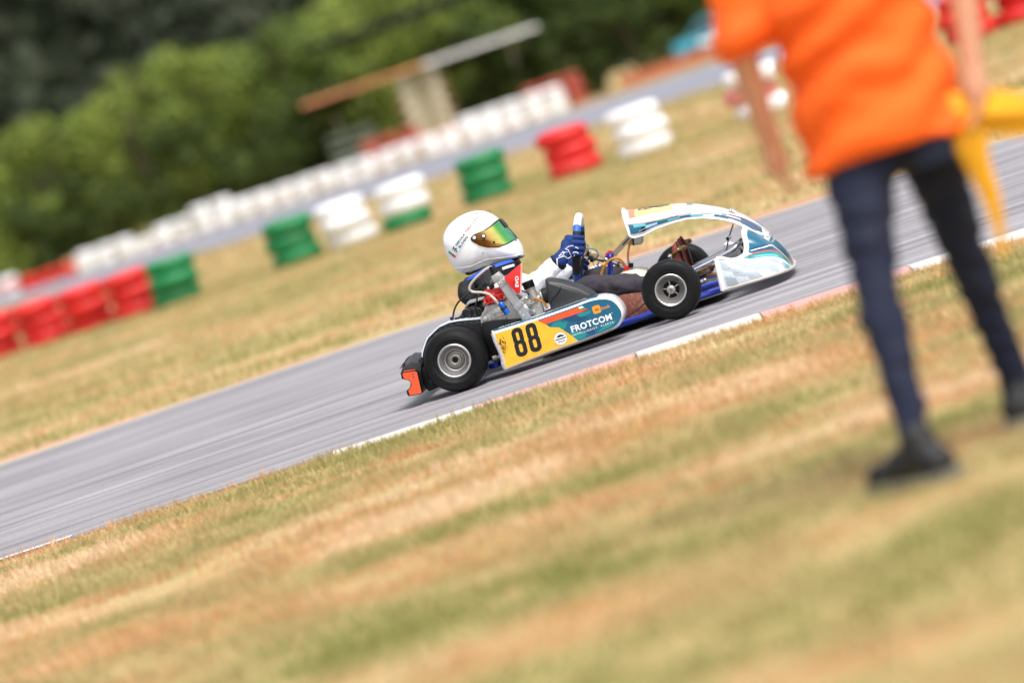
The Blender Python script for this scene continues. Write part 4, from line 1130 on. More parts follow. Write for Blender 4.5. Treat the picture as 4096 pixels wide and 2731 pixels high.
for sg in (1, -1):
    ppatch('blue_print', .884, 1.17, lambda x: -.985 * sg, lambda x: (ol(x) - .004) * sg, teal)
    ppatch('orange_line', .880, 1.43, lambda x: ol(x) * sg, lambda x: (ol(x) + .014) * sg, orange, .0026, n=50, k=1)
    ppatch('navy_print', 1.30, 1.452, lambda x: -.92 * sg, lambda x: max(-.90, -.30 - (1.452 - x) * 3.0) * sg, mat('dark_blue_vinyl', '39516e', .25, coat=.5), .0024)
    for i in range(10):
        x0 = .905 + i * .052
        f0, f1 = ((.12, .5) if i % 2 else (.5, .94))
        lo_ = lambda x, f0=f0: (-.985 + (ol(x) + .985) * f0) * sg
        hi_ = lambda x, f1=f1: (-.985 + (ol(x) + .985) * f1) * sg
        ppatch('check', x0, x0 + .055, lo_, hi_, (aqua, skyblue, teal2, aqua, midgrey)[i % 5] if x0 < 1.17 else (midgrey, teal)[i % 2], .0028, n=4, k=3)
ppatch('orange_print', .897, .925, lambda x: -.60, lambda x: .60, mat('pale_orange', 'e8866a', .35), .0024, n=4, k=10)
ppatch('yellow_print', .925, 1.10, lambda x: -.60, lambda x: .60, mat('sheen_yellow', 'f0d08a', .3, var=.04, coat=.5), .0024, n=10, k=10)  # yellow paled: the bright reflection on this print is put into its colour
for q0 in (-.28, .02):
    dg = digit8(0, 0, 1, .62, .2, 0)
    sh = fill2d(dg); sh = fit(sh, q0, q0 + .26, .94, 1.085)
    decal('number_digit', sh, lambda u, v: panel(v, -u, .003), ink, fpan)
decal('lettering', fit(text2d('SLIVEN', .02), -.30, .30, 1.16, 1.185), lambda u, v: panel(v, u, .003), teal, fpan)
pk = panel(.944, -.965, .004)
MB().lathe([(.0001, .006), (.008, .006), (.0105, .003), (.0105, -.003)], pk, (0, -1, .05), 18).build('panel_knob', blackpl, fpan)
MB().box(pk + V(0, -.007, 0), (.046, .004, .004), Matrix.Rotation(R_(-6), 3, 'Y')).build('knob_lever', chrome, fpan, bevel=.0012)
mb = MB()
for y in (-.05, .05):
    p = panel(1.345, y / .13, .003)
    mb.box(p, (.03, .006, .004), Matrix.Rotation(R_(35), 3, 'Y')).cyl(p, p + V(.004, 0, .010), .003, 8).cyl(p + V(-.01, 0, .006), p + V(-.006, 0, .014), .002, 8)
mb.build('panel_clip', chrome, fpan)

# ------------------------------------------------------------------ the driver (same local frame as the kart)
driver = empty('person', KLOC, KYAW)
tag(driver, 'kart driver crouched at the wheel in white helmet, blue gloves and dark trousers', 'person')
bd = MB()
def mir(p): return (p[0], -p[1], p[2])
def seg(a, b, ra, rb, mi=0): bd.capsule(a, b, ra, rb, 14, mi)
seg((.22, -.06, .14), (.22, .06, .14), .10, .10)
seg((.22, 0, .14), (.195, 0, .26), .12, .125)
seg((.195, -.06, .33), (.195, .06, .33), .10, .10)
seg((.195, 0, .26), (.205, 0, .37), .13, .11)
seg((.21, 0, .39), (.215, 0, .50), .055, .055)
bd.sphere((.215, 0, .585), (.09, .075, .10))
SH_R, EL_R, WR_R = (.215, -.165, .365), (.375, -.275, .318), (.520, -.185, .383)
SH_L, EL_L, WR_L = (.215, .165, .365), (.375, .265, .29), (.525, .150, .325)
for a, b, c in ((SH_R, EL_R, WR_R), (SH_L, EL_L, WR_L)):
    seg(a, b, .062, .050); seg(b, c, .048, .040)
KN_R, AN_R, KN_L, AN_L = (.655, -.205, .236), (.985, -.195, .130), (.650, .205, .248), (.985, .195, .130)
for h_, k_, a_ in (((.24, -.09, .14), KN_R, AN_R), ((.24, .09, .14), KN_L, AN_L)):
    seg(h_, k_, .085, .058); seg(k_, a_, .056, .040); seg(V(k_).lerp(V(a_), .25), V(k_).lerp(V(a_), .55), .056, .052)
    seg(a_, (a_[0] + .05, a_[1], a_[2] + .05), .035, .03)
bm_ = remeshed(bd, .009, 3)
wrinkle(bm_, .006, (16, 22, 22)); wrinkle(bm_, .0055, (36, 14, 30), 3.); wrinkle(bm_, .002, (70, 50, 70), 9.)
bm_.materials.append(suit_white); bm_.materials.append(suit_dark)
bm_.update()
mi_ = []
for p in bm_.polygons:
    c = p.center
    leg = c.x > .30 and c.z < (.30 if abs(c.y) < .30 and c.x > .56 else .20)
    knee_pad = (c.y > 0 and c.x > .6 and c.x < .74 and c.z > .262 and c.z < .285)
    mi_.append(1 if leg else 0)
bm_.polygons.foreach_set('material_index', mi_)
body = put('body', bm_, driver)
MB().tube([(.63, -.258, .205), (.70, -.262, .183), (.80, -.256, .148), (.90, -.245, .118)], .003, 6, 4).build('trouser_seam', suit_black, driver)

# neck collar and rib guard
cl = MB()
ringp = []
for k in range(28):
    q = 2 * PI * k / 28
    ringp.append((.195 + .125 * math.cos(q), .125 * math.sin(q), .425 + .018 * math.cos(q) - .01 * math.cos(2 * q)))
cl.tube(ringp, .034, 12, closed=True)
cl.tube([(.09, -.10, .42), (.085, -.14, .38), (.10, -.16, .34)], [.04, .045, .03], 12, 3)
cl.tube([(.09, .10, .42), (.085, .14, .38), (.10, .16, .34)], [.04, .045, .03], 12, 3)
cl.tube([(.20, -.13, .42), (.20, -.17, .38), (.20, -.175, .30)], [.05, .06, .05], 12, 3)
cm = remeshed(cl, .008, 3); wrinkle(cm, .003, (30, 30, 30)); cm.materials.append(suit_black)
collar = put('neck_collar', cm, driver)
def collar_strip(name, a0, a1, r0, r1, h0, h1, m_):
    mb = MB(); n = 16
    rows = []
    for i in range(n + 1):
        q = R_(a0 + (a1 - a0) * i / n); row = []
        for j in range(4):
            t = j / 3; al = R_(h0 + (h1 - h0) * t)
            c0 = V(.195 + .125 * math.cos(q), .125 * math.sin(q), .425 + .018 * math.cos(q) - .01 * math.cos(2 * q))
            o_ = V(math.cos(q), math.sin(q), 0)
            row.append(c0 + (o_ * math.cos(al) + V(0, 0, 1) * math.sin(al)) * .0375)
        rows.append(row)
    mb.loft(rows, False, False)
    return mb.build(name, m_, collar)
collar_strip('blue_strip', 195, 330, 0, 0, 28, 60, jacket_blue)
collar_strip('white_strip', 190, 222, 0, 0, -15, 12, paper)
collar_strip('white_strip', 300, 325, 0, 0, -5, 12, paper)
MB().tube([(.33, -.05, .446), (.345, -.06, .444), (.352, -.06, .440)], [.014, .012, .004], 8).build('strap_fringe', suit_black, collar)

# helmet
HS = [(.107, .457), (.069, .482), (.052, .506), (.041, .550), (.036, .591), (.037, .629), (.045, .654), (.056, .673), (.084, .699), (.126, .719), (.176, .7295), (.229, .727), (.270, .711), (.297, .688), (.321, .653), (.3435, .600), (.365, .551), (.378, .535), (.382, .507), (.380, .480), (.374, .457), (.328, .456), (.243, .462), (.185, .462), (.140, .460)]
HC = V(.205, 0, .585)
_th = sorted((math.atan2(z - HC.z, x - HC.x), math.hypot(x - HC.x, z - HC.z)) for x, z in HS)
_ta = np.array([t for t, r in _th]); _tr = np.array([r for t, r in _th])
_ta3 = np.concatenate([_ta - 2 * PI, _ta, _ta + 2 * PI]); _tr3 = np.concatenate([_tr] * 3)
def hr(th): return float(np.interp(th, _ta3, _tr3))
HW, HN = .128, 2.35
def helm(th, ph, k=1.):
    s, c = math.sin(ph), math.cos(ph)
    rho = max(0, s) ** (2 / HN); yy = math.copysign(abs(c) ** (2 / HN), c)
    r = hr(th) * rho
    w_ = HW * (1 - .10 * max(0, -math.sin(th)) * rho)
    return HC + V(r * math.cos(th), -w_ * yy, r * math.sin(th)) * k
def hproj(x, z, off=.0015, side=-1):
    dx, dz = x - HC.x, z - HC.z; th = math.atan2(dz, dx); rho = min(1, math.hypot(dx, dz) / hr(th))
    yy = max(0, 1 - rho ** HN) ** (1 / HN)
    w_ = HW * (1 - .10 * max(0, -math.sin(th)) * rho)
    k = 1 + off / .14
    return V(HC.x + dx * k, side * w_ * yy * k, HC.z + dz * k)
mb = MB(); NT_, NP_ = 96, 40
rings = [[helm(-PI + 2 * PI * j / NT_, PI * (i + .15) / (NP_ + .3)) for j in range(NT_)] for i in range(NP_ + 1)]
mb.loft(rings)
helmet = mb.build('helmet', helmet_white, driver, ang=80)
# black lower trim
mb = MB()
t0, t1 = math.atan2(.462 - HC.z, .092 - HC.x), math.atan2(.459 - HC.z, .376 - HC.x)
mb.loft([[helm(t0 + (t1 - t0) * j / 40, PI * (.345 + .31 * i / 30), 1.010) for j in range(41)] for i in range(31)], False, False)
mb.build('lower_trim', mat('trim_black', '141618', .5), helmet)
def hline(pts, r, name, m_, off=.001):
    for sd_ in (-1, 1):
        MB().tube([hproj(x, z, off, sd_) for x, z, _ in crom([(x, z, 0) for x, z in pts], 6)], r, 8).build(name, m_, helmet)
hline([(.056, .509), (.101, .499), (.146, .495), (.187, .500), (.225, .500), (.296, .485), (.374, .471)], .0035, 'ridge', helmet_white, -.001)
# visor
VU = [(.180, .615), (.186, .622), (.204, .628), (.242, .628), (.280, .637), (.305, .648), (.322, .652)]
VL = [(.180, .611), (.184, .602), (.209, .575), (.242, .556), (.287, .543), (.331, .545), (.365, .551)]
def pl(P, k): return (float(np.interp(k, np.linspace(0, 1, len(P)), [p[0] for p in P])), float(np.interp(k, np.linspace(0, 1, len(P)), [p[1] for p in P])))
def vis_rows(off, n=30, m=12, k0=0., grow=0.):
    rows = []
    for side, seq in ((-1, range(n + 1)), (1, range(n - 1, -1, -1))):
        for i in seq:
            k = k0 + (1 - k0) * math.sin(PI / 2 * i / n)
            u, l_ = pl(VU, k), pl(VL, k)
            row = []
            for j in range(m + 1):
                t = j / m * (1 + 2 * grow) - grow
                x, z = l_[0] + (u[0] - l_[0]) * t, l_[1] + (u[1] - l_[1]) * t
                if i == n:
                    th = math.atan2(z - HC.z, x - HC.x); row.append(HC + V(math.cos(th), 0, math.sin(th)) * (hr(th) + off))
                else:
                    row.append(hproj(x, z, off, side))
            rows.append(row)
    return rows
MB().loft(vis_rows(.0018, grow=.05), False, False).build('visor_seal', mat('seal_black', '17191b', .5), helmet)
mb = MB().loft(vis_rows(.0045), False, False)
vis = mb.build('visor', visor_m, helmet, ang=80)
rows = vis_rows(.0062, k0=.93)
MB().tube([r[-1] for r in vis_rows(.006, k0=.55)], .0022, 6).build('visor_lip', ink, helmet)
MB().loft([[p + V(.0012, 0, .0006) for p in (r[j] for j in range(12, 6, -1))] for r in vis_rows(.0065, n=10, m=12, k0=.965)], False, False).build('visor_tearoff', ink, helmet)
for x, z, r in ((.199, .614, .0095), (.239, .608, .0085)):
    c = hproj(x, z, .005)
    nrm = (c - V(.2, .05, .585)).normalized()
    MB().lathe([(.0001, .004), (r, .003), (r * 1.35, 0), (r * 1.35, -.008)], c, nrm, 20).build('visor_pivot', ink, helmet)
    MB().lathe([(.0001, .0065), (r * .75, .006), (r * .8, .003)], c, nrm, 18).build('visor_screw', paper, helmet)
    MB().box(c + nrm * .0068, (.0015, .001, r * 1.1)).build('screw_slot', steel, helmet)
p0, p1 = hproj(.239, .603, .006), hproj(.232, .585, .006)
MB().tube([p0, p1], .006, 8, flat=.6).build('visor_tab', ink, helmet)
for x, z, r, m_ in ((.274, .567, .006, ink), (.212, .540, .0045, chrome)):
    c = hproj(x, z, .004)
    MB().lathe([(.0001, .003), (r * .8, .003), (r, 0), (r, -.004)], c, (c - HC).normalized() * .5 + V(0, -1, 0), 14).build('helmet_button', m_, helmet)
decal('vent', ([(.362, .5435), (.369, .5445), (.368, .5405), (.361, .5395)], [(0, 1, 2, 3)]), lambda u, v: hproj(u, v, .002), ink, helmet)
decal('vent', fit(text2d('I', .02), .230, .242, .712, .7155), lambda u, v: hproj(u, v, .002), ink, helmet)
decal('vent', fill2d([circ(.283, .699, .009, 16), circ(.283, .699, .0075, 16)]), lambda u, v: hproj(u, v, .002), ink, helmet)
# name sticker
SA, SAng = V(.088, .561, 0), R_(34.5)
def stick(off): return lambda u, v: hproj(SA.x + u * math.cos(SAng) - v * math.sin(SAng), SA.y + u * math.sin(SAng) + v * math.cos(SAng), off)
def grid2d(u0, u1, v0, v1, n, m):
    vs = [(u0 + (u1 - u0) * i / n, v0 + (v1 - v0) * j / m) for i in range(n + 1) for j in range(m + 1)]
    return vs, [(i * (m + 1) + j, (i + 1) * (m + 1) + j, (i + 1) * (m + 1) + j + 1, i * (m + 1) + j + 1) for i in range(n) for j in range(m)]
decal('name_sticker', grid2d(0, .213, -.001, .040, 30, 8), stick(.0008), mat('sticker_edge', 'b9cdd6', .3), helmet)
decal('name_sticker', grid2d(.0006, .2122, -.0003, .0393, 30, 8), stick(.0014), mat('sticker_pale', 'e4edf2', .3), helmet)
decal('lettering', fit(text2d('NIKOLA', .028, 1.05), .042, .108, .0215, .0335), stick(.0021), ink, helmet)
decal('lettering', fit(text2d('TENCHEV', .028, 1.05), .115, .203, .0215, .0335), stick(.0021), flag_red, helmet)
decal('lettering', fit(text2d('SLIVEN', .028, 1.05), .042, .106, .0045, .0160), stick(.0021), ink, helmet)
decal('lettering', fit(text2d('KART'), .110, .134, .0115, .0160), stick(.0021), mat('grey_print', '8a969e', .4), helmet)
decal('lettering', fit(text2d('TEAM'), .110, .134, .0045, .0090), stick(.0021), mat('grey_print', '8a969e', .4), helmet)
decal('emblem', fill2d([[(.014, .010), (.020, .006), (.027, .009), (.0245, .014), (.0195, .0115)], [(.013, .018), (.019, .0145), (.026, .018), (.030, .013), (.034, .019), (.028, .024), (.020, .0225)], [(.015, .028), (.022, .025), (.030, .028), (.033, .033), (.026, .0345), (.023, .0305), (.017, .033)]]), stick(.0021), ink, helmet)
decal('flag_mark', grid2d(-.010, .0, .020, .040, 2, 4), stick(.0016), flag_green, helmet)
decal('flag_mark', grid2d(-.010, .0, -.001, .020, 2, 4), stick(.0016), flag_red, helmet)

# gloves: palm, five fingers closed round the rim
ST = V(.622, 0, .412)
def glove(wr, ang, sgn):
    """hand closed on the rim at rim angle ang; sgn -1 right hand, 1 left"""
    a = R_(ang)
    g = MB()
    def rp(da, r=.148):
        b = a + R_(da)
        return ST + (-E1 * math.cos(b) + E2 * math.sin(b)) * r if sgn < 0 else ST + (E1 * math.cos(b) + E2 * math.sin(b)) * r
    out = (rp(0) - ST).normalized(); tang = (rp(5) - rp(-5)).normalized(); fwd = NN
    wr = V(wr)
    # palm behind the rim (driver's side), on the outside
    pc = rp(0) - fwd * .030 + out * .016
    g.capsule(pc + tang * .024, pc - tang * .024, .023, .021, 12)
    g.capsule(pc + tang * .010 - fwd * .014, wr.lerp(pc, .55), .025, .026, 12)
    g.capsule(pc - tang * .012 - fwd * .010, wr.lerp(pc, .5), .023, .025, 12)
    g.capsule(wr.lerp(pc, .55), wr, .028, .034, 14)
    g.capsule(wr, wr - (pc - wr).normalized() * .012, .036, .037, 14)
    # fingers
    for k, (da, ln) in enumerate(((15.5, .95), (5.5, 1.05), (-4.5, 1.), (-14, .85))):
        c = rp(da)
        kn = c - fwd * .020 + out * .024
        p1 = c + fwd * .006 + out * .033 * (1 if k < 3 else .95)
        p2 = c + fwd * .033 * ln + out * .014
        p3 = c + fwd * .026 * ln - out * .016
        p4 = c + fwd * .008 - out * .027
        for q0, q1, r0, r1 in ((kn - fwd * .02, kn, .0125, .0125), (kn, p1, .0122, .0112), (p1, p2, .0112, .0102), (p2, p3, .0100, .0092), (p3, p4, .0090, .0085)):
            g.capsule(q0, q1, r0, r1, 10)
    # thumb: leaves the side of the palm, closes over the inside of the rim
    b0 = pc + tang * .020 - out * .012
    g.capsule(b0, rp(14) - fwd * .022 - out * .018, .0135, .0125, 10)
    g.capsule(rp(14) - fwd * .022 - out * .018, rp(20) + fwd * .004 - out * .029, .0122, .0105, 10)
    return remeshed(g, .0036, 2)
gm = glove((.548, -.190, .402), 8, -1); gm.materials.append(glove_blue); gr = put('glove', gm, driver)
bv = BVHTree.FromPolygons([v.co for v in gm.vertices], [tuple(p.vertices) for p in gm.polygons])
gl = glove((.540, .165, .318), -24, 1); gl.materials.append(glove_blue); gl_o = put('glove', gl, driver)
d_ = (V(.548, -.190, .402) - V(WR_R)).normalized()
MB().tube([V(.548, -.190, .402) - d_ * .030, V(.548, -.190, .402) - d_ * .012], .0425, 20).build('glove_cuff', suit_black, driver)
d_ = (V(.540, .165, .318) - V(WR_L)).normalized()
MB().tube([V(.540, .165, .318) - d_ * .022, V(.540, .165, .318) - d_ * .006], .0405, 20).build('glove_cuff', suit_black, driver)
trim = mat('glove_trim', 'e8ebf0', .6)
def gz(px, py):                                 # position on the back of the hand, in local x, z
    h_ = bv.ray_cast(V(px, -1, py), V(0, 1, 0))
    return h_[0] + V(0, -.0006, 0) if h_[0] is not None else None
def gline(pts, r):
    P = []
    for a, b in zip(pts[:-1], pts[1:]):
        for k in range(8):
            q = gz(a[0] + (b[0] - a[0]) * k / 8, a[1] + (b[1] - a[1]) * k / 8)
            if q is not None: P.append(q)
    q = gz(*pts[-1])
    if q is not None: P.append(q)
    if len(P) > 2: MB().tube(P, r, 6, flat=1.).build('glove_trim', trim, gr)
# measured in the photograph's glove, back of the hand
import itertools
def gl2(x, y): return (.502 + (x * .1337 - y * .0413) * .001 * 1.0, .416 + (x * .0443 + y * -.1337) * .001)
GP = lambda x, y: (.5195 + x * 1.345e-4 - y * 4.6e-5 + .0, .4985 - y * 1.345e-4 - x * 4.2e-5 + .0)
gline([GP(345, 545), GP(545, 490), GP(720, 640), GP(765, 580), GP(735, 470), GP(660, 310), GP(560, 260)], .0022)
gline([GP(640, 370), GP(560, 370), GP(490, 470), GP(440, 450), GP(370, 490), GP(490, 360), GP(500, 345), GP(505, 385), GP(560, 370)], .0014)
gline([GP(600, 235), GP(700, 190), GP(825, 175)], .0018)
gline([GP(805, 410), GP(860, 380), GP(930, 390), GP(985, 430)], .0022)
gline([GP(855, 460), GP(845, 510), GP(820, 545)], .0018)
gline([GP(885, 225), GP(930, 240), GP(985, 270)], .0022)
gline([GP(325, 550), GP(320, 680), GP(335, 850), GP(350, 1050), GP(320, 1210)], .0032)

# boots
for s in (-1, 1):
    b_ = MB()
    y = s * .19
    b_.capsule((.985, y, .130), (1.045, y, .155), .042, .036)
    b_.capsule((1.045, y, .120), (1.052, y, .20), .030, .027)
    b_.capsule((1.052, y, .20), (1.058, y, .275), .026, .020)
    b_.capsule((1.055, y, .26), (1.062, y, .295), .021, .014)
    bo = remeshed(b_, .007, 3); wrinkle(bo, .002, (60, 60, 60)); bo.materials.append(boot_red); put('boot', bo, driver)
    MB().loft([[(1.078 + dx, y - hw, z), (1.078 + dx, y + hw, z), (1.086 + dx, y + hw, z), (1.086 + dx, y - hw, z)] for z, hw, dx in ((.125, .026, -.006), (.16, .028, 0), (.22, .031, .001), (.28, .028, -.001), (.312, .014, -.012))]).build('boot_sole', mat('sole_dark', '2a1c1a', .6), driver, bevel=.004)

# ------------------------------------------------------------------ the marshal in orange, seen from behind
mar = empty('person', (0, 0, 0))
tag(mar, 'person in orange shirt and dark blue jeans standing with back turned beside the track', 'person')
jeans_m = mat('denim', '081430', .85, var=.25, scale=14, bump=.4, bscale=260)
shirt_m = mat('orange_cotton', (.92, .125, .004), .8, var=.06, scale=5, bump=.3, bscale=200)
shoe_m = mat('black_shoe', '141518', .6, var=.2)
PXc, PYc = 1.045, 11.26
HIPL, KNL, ANL = (PXc - .085, PYc - .02, .86), (.885, 11.10, .47), (.850, 10.93, .10)
HIPR, KNR, ANR = (PXc + .085, PYc + .02, .86), (1.150, 11.42, .48), (1.185, 11.53, .10)
SHL, ELL, HAL = (PXc - .185, PYc, 1.42), (.765, PYc - .02, 1.13), (.765, PYc + .05, .88)
SHR, ELR, HAR = (PXc + .185, PYc, 1.42), (1.335, PYc - .03, 1.13), (1.285, PYc - .09, .90)
b_ = MB()
b_.capsule((PXc - .06, PYc, .90), (PXc + .06, PYc, .90), .115, .115)
b_.capsule((PXc, PYc, .92), (PXc, PYc, 1.30), .13, .15)
b_.capsule((PXc - .11, PYc, 1.38), (PXc + .11, PYc, 1.38), .085, .085)
b_.capsule((PXc, PYc, 1.45), (PXc, PYc + .02, 1.56), .058, .055)
b_.sphere((PXc, PYc + .03, 1.625), (.078, .096, .115))
b_.sphere((PXc, PYc + .118, 1.60), (.016, .024, .024)); b_.sphere((PXc - .078, PYc + .02, 1.61), (.012, .022, .032)); b_.sphere((PXc + .078, PYc + .02, 1.61), (.012, .022, .032))
for a, b, c, gx_ in ((SHL, ELL, HAL, -1), (SHR, ELR, HAR, 1)):
    b_.capsule(a, b, .052, .042); b_.capsule(b, c, .042, .029)
    dn = (V(c) - V(b)).normalized()
    pc = V(c) + dn * .05
    b_.capsule(V(c), pc, .030, .034)
    for k in range(4):
        o_ = V(0, (k - 1.5) * .020, 0)
        f0 = pc + o_ + dn * .025
        f1 = f0 + dn * (.035, .042, .040, .030)[k] + V(-gx_ * .010, 0, 0); f2 = f1 + dn * .022 + V(-gx_ * .020, 0, 0)
        b_.capsule(f0, f1, .0105, .0098, 8); b_.capsule(f1, f2, .0095, .0085, 8)
    t0 = V(c) + dn * .02 + V(0, .028, 0)
    b_.capsule(t0, t0 + dn * .045 + V(-gx_ * .012, .016, 0), .012, .010, 8)
for a, b, c in ((HIPL, KNL, ANL), (HIPR, KNR, ANR)):
    b_.capsule(a, b, .078, .046); b_.capsule(b, c, .046, .032)
    b_.capsule(c, (c[0], c[1] + .06, .05), .032, .03)
mm = remeshed(b_, .0085, 3); mm.materials.append(skin_m); put('body', mm, mar)
t_ = MB()
def torso_rings(rows, n=36):
    return [[(cx + rx * math.cos(2 * PI * k / n), cy + ry * math.sin(2 * PI * k / n), z) for k in range(n)] for z, cx, cy, rx, ry in rows]
t_.loft(torso_rings([(.775, PXc - .005, PYc, .222, .178), (.84, PXc, PYc, .218, .176), (.92, PXc, PYc, .206, .166), (1.02, PXc, PYc, .196, .158), (1.15, PXc, PYc, .202, .162), (1.28, PXc, PYc, .215, .170), (1.38, PXc, PYc, .212, .150), (1.44, PXc, PYc, .160, .11), (1.475, PXc, PYc + .005, .072, .072)]))
for a, b in ((SHL, ELL), (SHR, ELR)):
    e_ = V(a).lerp(V(b), .86)
    t_.capsule(V(a) + V(0, 0, -.01), e_, .082, .076)
sm_ = remeshed(t_, .011, 3)
for v in sm_.vertices:                      # soft diagonal drape of the cloth
    z = v.co.z; x = v.co.x - PXc
    f = .013 * math.sin(46 * (z - .35 * x) + 2.5 * mnoise.noise(V(v.co.x * 6, v.co.y * 6, z * 5))) * (1 if z < 1.2 else .4)
    v.co += v.normal * f
wrinkle(sm_, .006, (9, 9, 16))
sm_.materials.append(shirt_m); put('shirt', sm_, mar)
j_ = MB()
j_.capsule((PXc - .065, PYc, .86), (PXc + .065, PYc, .86), .110, .110)
j_.capsule((PXc - .07, PYc - .030, .80), (PXc + .07, PYc - .025, .80), .092, .092)
j_.capsule((PXc, PYc, .88), (PXc, PYc, .98), .13, .125)
for a, b, c in ((HIPL, KNL, ANL), (HIPR, KNR, ANR)):
    j_.capsule((a[0], a[1], a[2] - .02), b, .094, .056, 16); j_.capsule(b, c, .055, .041, 16)
    m_ = V(b).lerp(V(c), .3); j_.capsule(V(b), m_, .056, .058, 14)
    j_.capsule(V(c), V(c) + V(0, 0, -.025), .043, .048, 14)
jm = remeshed(j_, .010, 3); wrinkle(jm, .010, (14, 14, 34)); wrinkle(jm, .004, (26, 26, 12), 5.); jm.materials.append(jeans_m); put('jeans', jm, mar)
for sx in (-1, 1):
    MB().box((PXc + sx * .080, PYc - .128, .765), (.10, .008, .10)).build('back_pocket', jeans_m, mar, bevel=.003)
for c, tw in ((ANL, R_(38)), (ANR, R_(-30))):
    s_ = MB()
    fd = V(-math.sin(tw), math.cos(tw), 0); sx_ = V(math.cos(tw), math.sin(tw), 0); c0 = V(c[0], c[1], 0)
    s_.capsule(c0 - fd * .045 + V(0, 0, .045), c0 + fd * .17 + V(0, 0, .036), .046, .036)
    s_.capsule(c0 - fd * .02 + V(0, 0, .065), c0 + fd * .08 + V(0, 0, .055), .046, .042)
    s_.capsule(c0 + V(0, 0, .11), c0 + V(0, 0, .06), .048, .050)
    so = remeshed(s_, .007, 3)
    for v in so.vertices: v.co.z = max(v.co.z, .0)
    so.materials.append(shoe_m); put('shoe', so, mar)
    MB().loft([[c0 + sx_ * (hw * q) + fd * y + V(0, 0, z) for q, y in ((-.7, -.095), (.7, -.095), (1, -.03), (1, .12), (.7, .20), (-.7, .20), (-1, .12), (-1, -.03))] for z, hw in ((-.003, .048), (.022, .050))]).build('shoe_sole', mat('sole_grey', '6a6a68', .7), mar, bevel=.004)
h_ = MB(); h_.sphere((PXc, PYc + .012, 1.655), (.088, .102, .098)); h_.sphere((PXc, PYc - .02, 1.61), (.080, .075, .075))
hm = remeshed(h_, .008, 2); wrinkle(hm, .006, (40, 40, 40)); hm.materials.append(mat('hair_brown', '2a1d15', .6, var=.3)); put('hair', hm, mar)

# yellow flag in the marshal's right hand
fl = empty('signal_flag', (1.255, PYc - .09, .815))
tag(fl, 'furled yellow signal flag on a dark stick in the hand of the person in orange', 'flag')
MB().tube([(-.14, 0, .035), (.0, 0, -.004), (.30, .02, -.085)], .009, 8).build('stick', mat('stick_dark', '2e2018', .6), fl)
def furl(P, Rs, ph):
    P = crom(P, 4); rings = []; L = len(P)
    for i, p in enumerate(P):
        d = (P[min(i + 1, L - 1)] - P[max(i - 1, 0)]).normalized(); u = V(0, 1, 0); w_ = d.cross(u).normalized()
        hw = float(np.interp(i / (L - 1), np.linspace(0, 1, len(Rs)), Rs))
        rings.append([p + (u * math.cos(q) * .6 + w_ * math.sin(q)) * hw * (1 + .25 * math.sin(4 * q + 3 * i / L + ph) + .12 * math.sin(7 * q - 6 * i / L)) for q in [2 * PI * k / 20 for k in range(20)]])
    return MB().loft(rings)
fy = mat('flag_yellow', 'e0a010', .75, var=.08)
furl([(-.13, 0, .025), (-.06, 0, .018), (.0, 0, -.012), (.10, .01, -.05), (.22, .02, -.085)], [.012, .034, .030, .045, .042, .014], 0).build('cloth', fy, fl, ang=70)
furl([(-.02, -.01, -.02), (-.035, -.015, -.12), (-.025, -.012, -.24), (-.04, -.01, -.37)], [.030, .034, .022, .016, .005], 1.3).build('cloth_tail', fy, fl, ang=70)

# ------------------------------------------------------------------ tyre stacks
def paint(name, c, dirt='5a5248', da=.45): return mat(name, c, .55, var=.12, scale=6, dirt=dirt, damt=da, dscale=5, bump=.2, bscale=30)
tp = {'white': paint('tyre_white', 'f0f0f3'), 'red': paint('tyre_red', 'd2201c'), 'green': paint('tyre_green', '0f7a44'), 'brick': paint('tyre_brick', 'a84a38'), 'pink': paint('tyre_pale_red', 'd88880')}
def tyre_mesh(R, W):
    h = W / 2
    pr = [(R * .58, -h * .55), (R * .56, -h * .8), (R * .62, -h * .98), (R * .70, -h), (R * .78, -h * .98), (R * .86, -h * .90), (R * .92, -h * .76), (R * .965, -h * .58), (R * .985, -h * .42), (R * .97, -h * .38), (R * .995, -h * .3), (R, -h * .15), (R * .98, -h * .10), (R * .98, -h * .04), (R, 0)]
    pr = pr + [(r, -a) for r, a in pr[-2::-1]]
    return MB().lathe(pr, (0, 0, 0), (0, 0, 1), 36).mesh('tyre', [], ang=50)
TM = {}
def tyre_of(col, R=.315, W=.19):
    if col not in TM:
        me = tyre_mesh(R, W); me.materials.append(tp[col]); TM[col] = me
    return TM[col]
ORD = ['first', 'second', 'third', 'fourth', 'fifth', 'sixth', 'seventh', 'eighth', 'ninth', 'tenth', 'eleventh', 'twelfth', 'thirteenth', 'fourteenth', 'fifteenth', 'sixteenth', 'seventeenth', 'eighteenth', 'nineteenth', 'twentieth',
       'twenty-first', 'twenty-second', 'twenty-third', 'twenty-fourth', 'twenty-fifth', 'twenty-sixth', 'twenty-seventh', 'twenty-eighth', 'twenty-ninth', 'thirtieth', 'thirty-first', 'thirty-second', 'thirty-third', 'thirty-fourth', 'thirty-fifth']
def stack(x, y, cols, label, group, jit=.055, W=.19):
    e_ = empty('tyre_stack', (x, y, -.004), random.uniform(0, 6))
    tag(e_, label, 'tyre stack', group)
    z = W / 2
    for c in cols:
        o = put('tyre', tyre_of(c), e_)
        o.location = (random.uniform(-jit, jit), random.uniform(-jit, jit), z)
        o.rotation_euler = (random.uniform(-.03, .03), random.uniform(-.03, .03), random.uniform(0, 6))
        z += W * .985
    return e_
G1 = 'painted tyre stacks along the infield'
